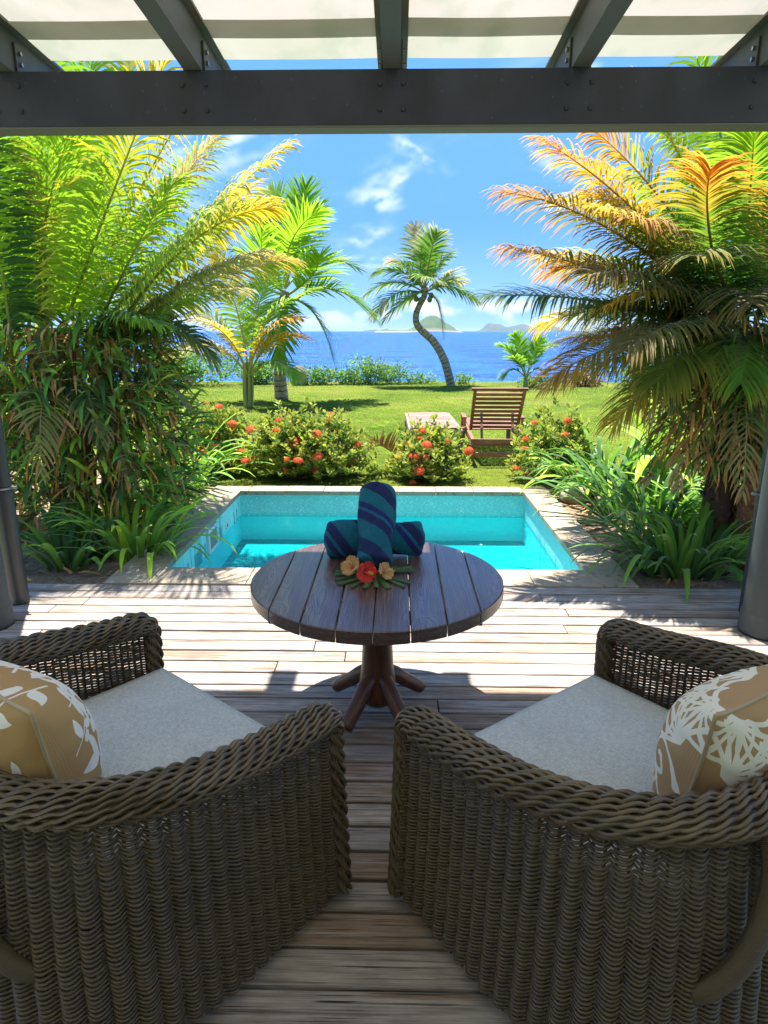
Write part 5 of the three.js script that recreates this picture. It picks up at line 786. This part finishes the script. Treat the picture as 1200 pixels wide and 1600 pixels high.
{
  reseed(137);
  const t = thing('dead_frond', 'dry brown palm frond lying on the grass between the two ixora bushes', 'dead frond');
  frondPart(t, { P: [[0.02, 0.02, -8.1], [-0.2, 0.45, -7.8], [-0.42, 0.16, -7.45]], leaf: 0.36, pairs: 32, w: 0.02, lift: 0.5, fall: 0.1, sweep: 0.7, ragged: 0.05, cA: [0.34, 0.17, 0.11], cB: [0.42, 0.24, 0.17], mat: M.dry, name: 'leaflets', rad: 0.012, stalkCol: [0.3, 0.17, 0.1] });
  const stone = (label, p, r, sd, c) => { const g = new THREE.IcosahedronGeometry(1, 4), q = g.attributes.position; for (let i = 0; i < q.count; i++) { const x = q.getX(i), y = q.getY(i), z = q.getZ(i), k = 0.8 + 0.4 * fbm3(x * 1.3 + sd, y * 1.3, z * 1.3, 4); q.setXYZ(i, x * r[0] * k, y * r[1] * k, z * r[2] * k); } g.computeVertexNormals(); uvMetres(g); const o = shade(new THREE.Mesh(g, std({ map: T.stone, color: C(...c), roughness: 0.95, bumpMap: T.speck, bumpScale: 0.01 }))); o.name = numbered('stone'); o.position.set(...p); scene.add(o); tag(o, label, 'stone'); };
  stone('pale round stone at the far right corner of the pool', [1.78, 0.02, -6.35], [0.15, 0.11, 0.13], 3, [0.7, 0.72, 0.66]);
  stone('flat pale stone lying by the left pool edge below the palm', [-2.05, -0.02, -5.55], [0.26, 0.06, 0.16], 8, [0.85, 0.7, 0.55]);
  stone('grey rock standing at the lawn edge beside the coconut palm', [-3.05, 0.22, -20.7], [0.28, 0.36, 0.25], 13, [0.5, 0.5, 0.46]);
  const b = thing('fallen_leaves', 'scattered dry leaves on the soil beside the right lilies', 'leaf litter'), L = new MB();
  for (let k = 0; k < 320; k++) { const right = R() < 0.55, p = right ? V(rr(1.62, 2.6), -0.03, rr(-6.8, -4.05)) : V(rr(-2.9, -1.97), -0.03, rr(-6.8, -4.05)); blade(L, p, rr(0, 6.28), rr(-0.1, 0.4), rr(0.06, 0.16), rr(0.012, 0.03), rr(-0.5, 1), scl(GREEN.tan, rr(0.4, 0.9)), scl(GREEN.rust, rr(0.6, 1.4)), 4, 0.4, rr(-1, 1)); }
  const lm = part('litter', L.geo(), M.dry, b); lm.userData.kind = 'stuff'; b.userData.label = 'dry brown leaf litter on the soil along both pool sides';
}
{ // shrubs along the sea edge and beyond the left palm
  const shrub = (label, c, r, n, size, cols, sd) => { reseed(sd); const t = thing('shrub', label, 'shrub', [c[0], -0.05, c[2]], 0, null), B = new MB(); for (let k = 0; k < 4; k++) leafCloud(B, n / 4, [r[0] * rr(0.5, 0.8), r[1] * rr(0.6, 1), r[2] * 0.7], [rr(-0.5, 0.5) * r[0], r[1] * rr(0.55, 0.8), rr(-0.4, 0.4) * r[2]], size, cols); part('foliage', B.geo(), M.leaf, t).userData.kind = 'stuff'; const S = new MB(); for (let k = 0; k < 9; k++) tube(S, [V(rr(-0.3, 0.3) * r[0], 0, 0), V(rr(-0.7, 0.7) * r[0], r[1] * rr(0.8, 1.5), rr(-0.3, 0.3))], 0.012, 4, [0.2, 0.18, 0.1]); part('stems', S.geo(), M.stem, t); };
  const G = [[0.20, 0.38, 0.06], [0.28, 0.46, 0.08], [0.13, 0.28, 0.05]];
  shrub('leafy shrub at the lawn edge just right of the coconut palm', [-2.45, 0, -20.9], [0.7, 0.40, 0.4], 900, 0.10, G, 301);
  shrub('tallest feathery shrub in the middle of the sea edge thicket', [-1.0, 0, -21.0], [0.85, 0.62, 0.45], 1500, 0.09, G, 302);
  shrub('bushy green shrub joining the tallest shrub on its right', [-0.15, 0, -21.2], [0.75, 0.46, 0.45], 1100, 0.09, G, 303);
  shrub('wide low shrub between the coconut palm and tallest shrub', [-1.75, 0, -21.1], [0.8, 0.32, 0.35], 800, 0.09, G, 304);
  shrub('thin low shrub at the foot of the leaning palm', [0.75, 0, -21.3], [0.75, 0.24, 0.35], 520, 0.08, G, 313);
  shrub('small shrub just right of the leaning palm foot', [2.15, 0, -21.2], [0.35, 0.24, 0.3], 260, 0.09, G, 305);
  shrub('low green bush below the young palm at the lawn edge', [4.05, 0, -19.8], [0.55, 0.26, 0.4], 500, 0.10, [[0.16, 0.30, 0.05], [0.22, 0.36, 0.06]], 306);
  shrub('dry brown bush at the right lawn edge', [5.7, 0, -20.4], [0.7, 0.34, 0.4], 800, 0.12, [[0.36, 0.22, 0.12], [0.42, 0.28, 0.14], [0.26, 0.24, 0.08]], 307);
  shrub('green bush behind the big right palm at the lawn edge', [7.6, 0, -19.5], [1.1, 0.55, 0.6], 1500, 0.13, G, 308);
  shrub('bright bush mass at the lawn end behind the big left palm', [-6.8, 0, -20.5], [1.9, 0.75, 0.8], 2600, 0.13, G, 309);
  shrub('bright bush beyond the lawn between both left palms', [-4.4, 0, -21.2], [1.0, 0.5, 0.6], 1400, 0.12, G, 310);
  shrub('yellow green bush in full sun behind the right palm trunks', [3.55, 0, -6.4], [0.7, 0.5, 0.5], 1300, 0.09, [[0.34, 0.40, 0.04], [0.24, 0.36, 0.03]], 311);
  shrub('dense green bush far left beyond the big palm', [-5.2, 0, -9.5], [1.2, 0.8, 0.9], 2400, 0.12, [[0.10, 0.22, 0.03], [0.18, 0.32, 0.04]], 312);
}

// ---------------------------------------------------------------- sun loungers
{
  reseed(151);
  const lounger = (label, x, z, turn, mats, up) => {        // local: x across, z from the head end (0) towards the sea (negative)
    const t = thing('sun_lounger', label, 'sun lounger', [x, -0.05, z], turn, null), m = () => pick(mats), W = 0.68, Ln = 1.98, hS = 0.36;
    for (const s of [-1, 1]) { const g = plank(0.045, 0.085, Ln, 'z').translate(s * (W / 2), hS - 0.0425, -Ln / 2); part('side_rail', g, m(), t); }
    part('end_rail', plank(W - 0.046, 0.085, 0.035, 'x').translate(0, hS - 0.0425, -0.02), m(), t); part('end_rail', plank(W - 0.046, 0.085, 0.035, 'x').translate(0, hS - 0.0425, -Ln + 0.02), m(), t);
    for (const sx of [-1, 1]) for (const z2 of [-0.12, -Ln + 0.2]) part('leg', plank(0.06, hS - 0.086, 0.06, 'y').translate(sx * (W / 2), (hS - 0.086) / 2, z2), m(), t);
    part('stretcher', plank(W - 0.06, 0.06, 0.03, 'x').translate(0, 0.14, -0.12), m(), t);
    const hinge = 0.78, n = 14; for (let k = 0; k < n; k++) part('slat', plank(W - 0.05, 0.016, 0.066, 'x').translate(0, hS + 0.008, -hinge - 0.05 - k * 0.082), m(), t);
    const bk = new THREE.Group(); bk.name = 'backrest'; bk.position.set(0, hS + 0.01, -hinge); bk.rotation.x = up ? -0.86 : 0; t.add(bk);
    for (const s of [-1, 1]) part('backrest_rail', plank(0.042, 0.03, 0.74, 'z').translate(s * (W / 2 - 0.03), 0, 0.37), m(), bk);
    for (let k = 0; k < 9; k++) part('slat', plank(W - 0.10, 0.016, 0.052, 'x').translate(0, 0.004, 0.05 + k * 0.077), m(), bk);
    part('top_rail', plank(W + 0.03, 0.022, 0.045, 'x').translate(0, 0.018, 0.742), m(), bk);
    if (up) for (const s of [-1, 1]) { part('prop', plank(0.03, 0.36, 0.03, 'y').rotateX(-0.5).translate(s * 0.2, hS + 0.10, -0.42), m(), t); part('armrest', plank(0.055, 0.022, 0.5, 'z').translate(s * (W / 2 + 0.05), hS + 0.16, -1.05), m(), t); part('arm_post', plank(0.04, 0.16, 0.04, 'y').translate(s * (W / 2 + 0.05), hS + 0.07, -0.85), m(), t); part('arm_post', plank(0.04, 0.16, 0.04, 'y').translate(s * (W / 2 + 0.05), hS + 0.07, -1.25), m(), t); }
    return t;
  };
  lounger('brown slatted wooden sun lounger with raised backrest on the lawn', 1.285, -8.05, -0.03, loungeMats, true);
  lounger('pale wooden sun lounger lying flat on the lawn left of the raised one', 0.53, -8.75, 0.02, paleTeak, false);
}

// ---------------------------------------------------------------- grass
{
  reseed(161);
  const B = new MB(); for (let k = 0; k < 9; k++) { const a = rr(0, 6.28), r = rr(0, 0.05), x = Math.cos(a) * r, z = Math.sin(a) * r, b = rr(0, 6.28), w = 0.0035, h = rr(0.006, 0.018), l = rr(0.018, 0.045), dx = Math.cos(b), dz = Math.sin(b); const c = [1, 1, 1], i0 = B.v(x - dz * w, 0, z + dx * w, c), i1 = B.v(x + dz * w, 0, z - dx * w, c), i2 = B.v(x + dx * l, h, z + dz * l, c); B.t(i0, i2, i1); }
  const g = B.geo(), n = 90000, gn = g.attributes.normal; for (let k = 0; k < gn.count; k++) gn.setXYZ(k, 0, 1, 0); const inst = new THREE.InstancedMesh(g, M.blade, n), m = new THREE.Matrix4(), q = new THREE.Quaternion(), up = V(0, 1, 0), col = new THREE.Color();
  for (let k = 0; k < n; k++) {
    const z = -6.95 - 15.2 * Math.pow(R(), 1.25), half = Math.min(10, 2.2 + (-z - 6.95) * 0.75), x = rr(-half, half), s = lerp(1, 2.2, (-z - 6.95) / 15) * rr(0.7, 1.3);
    m.compose(V(x, -0.05, z), q.setFromAxisAngle(up, rr(0, 6.28)), V(s, s * rr(0.7, 1.3), s)); inst.setMatrixAt(k, m);
    const f = fbm3(x * 0.8, z * 0.8, 2.2, 3), worn = sstep(0.56, 0.72, fbm3(x * 0.55 + 9, z * 0.9, 5.1, 4)), c = mix3(mix3([0.10, 0.18, 0.012], [0.27, 0.32, 0.04], clamp(f * 1.6 - 0.3 + rr(-0.25, 0.25))), [0.36, 0.32, 0.10], worn * rr(0.2, 0.8)); inst.setColorAt(k, col.setRGB(...c));
  }
  inst.name = 'grass'; inst.userData.kind = 'stuff'; inst.userData.label = 'short sunlit green lawn grass between the pool bed and the sea edge'; inst.castShadow = inst.receiveShadow = true; scene.add(inst);
}
renderer.render(scene, camera);
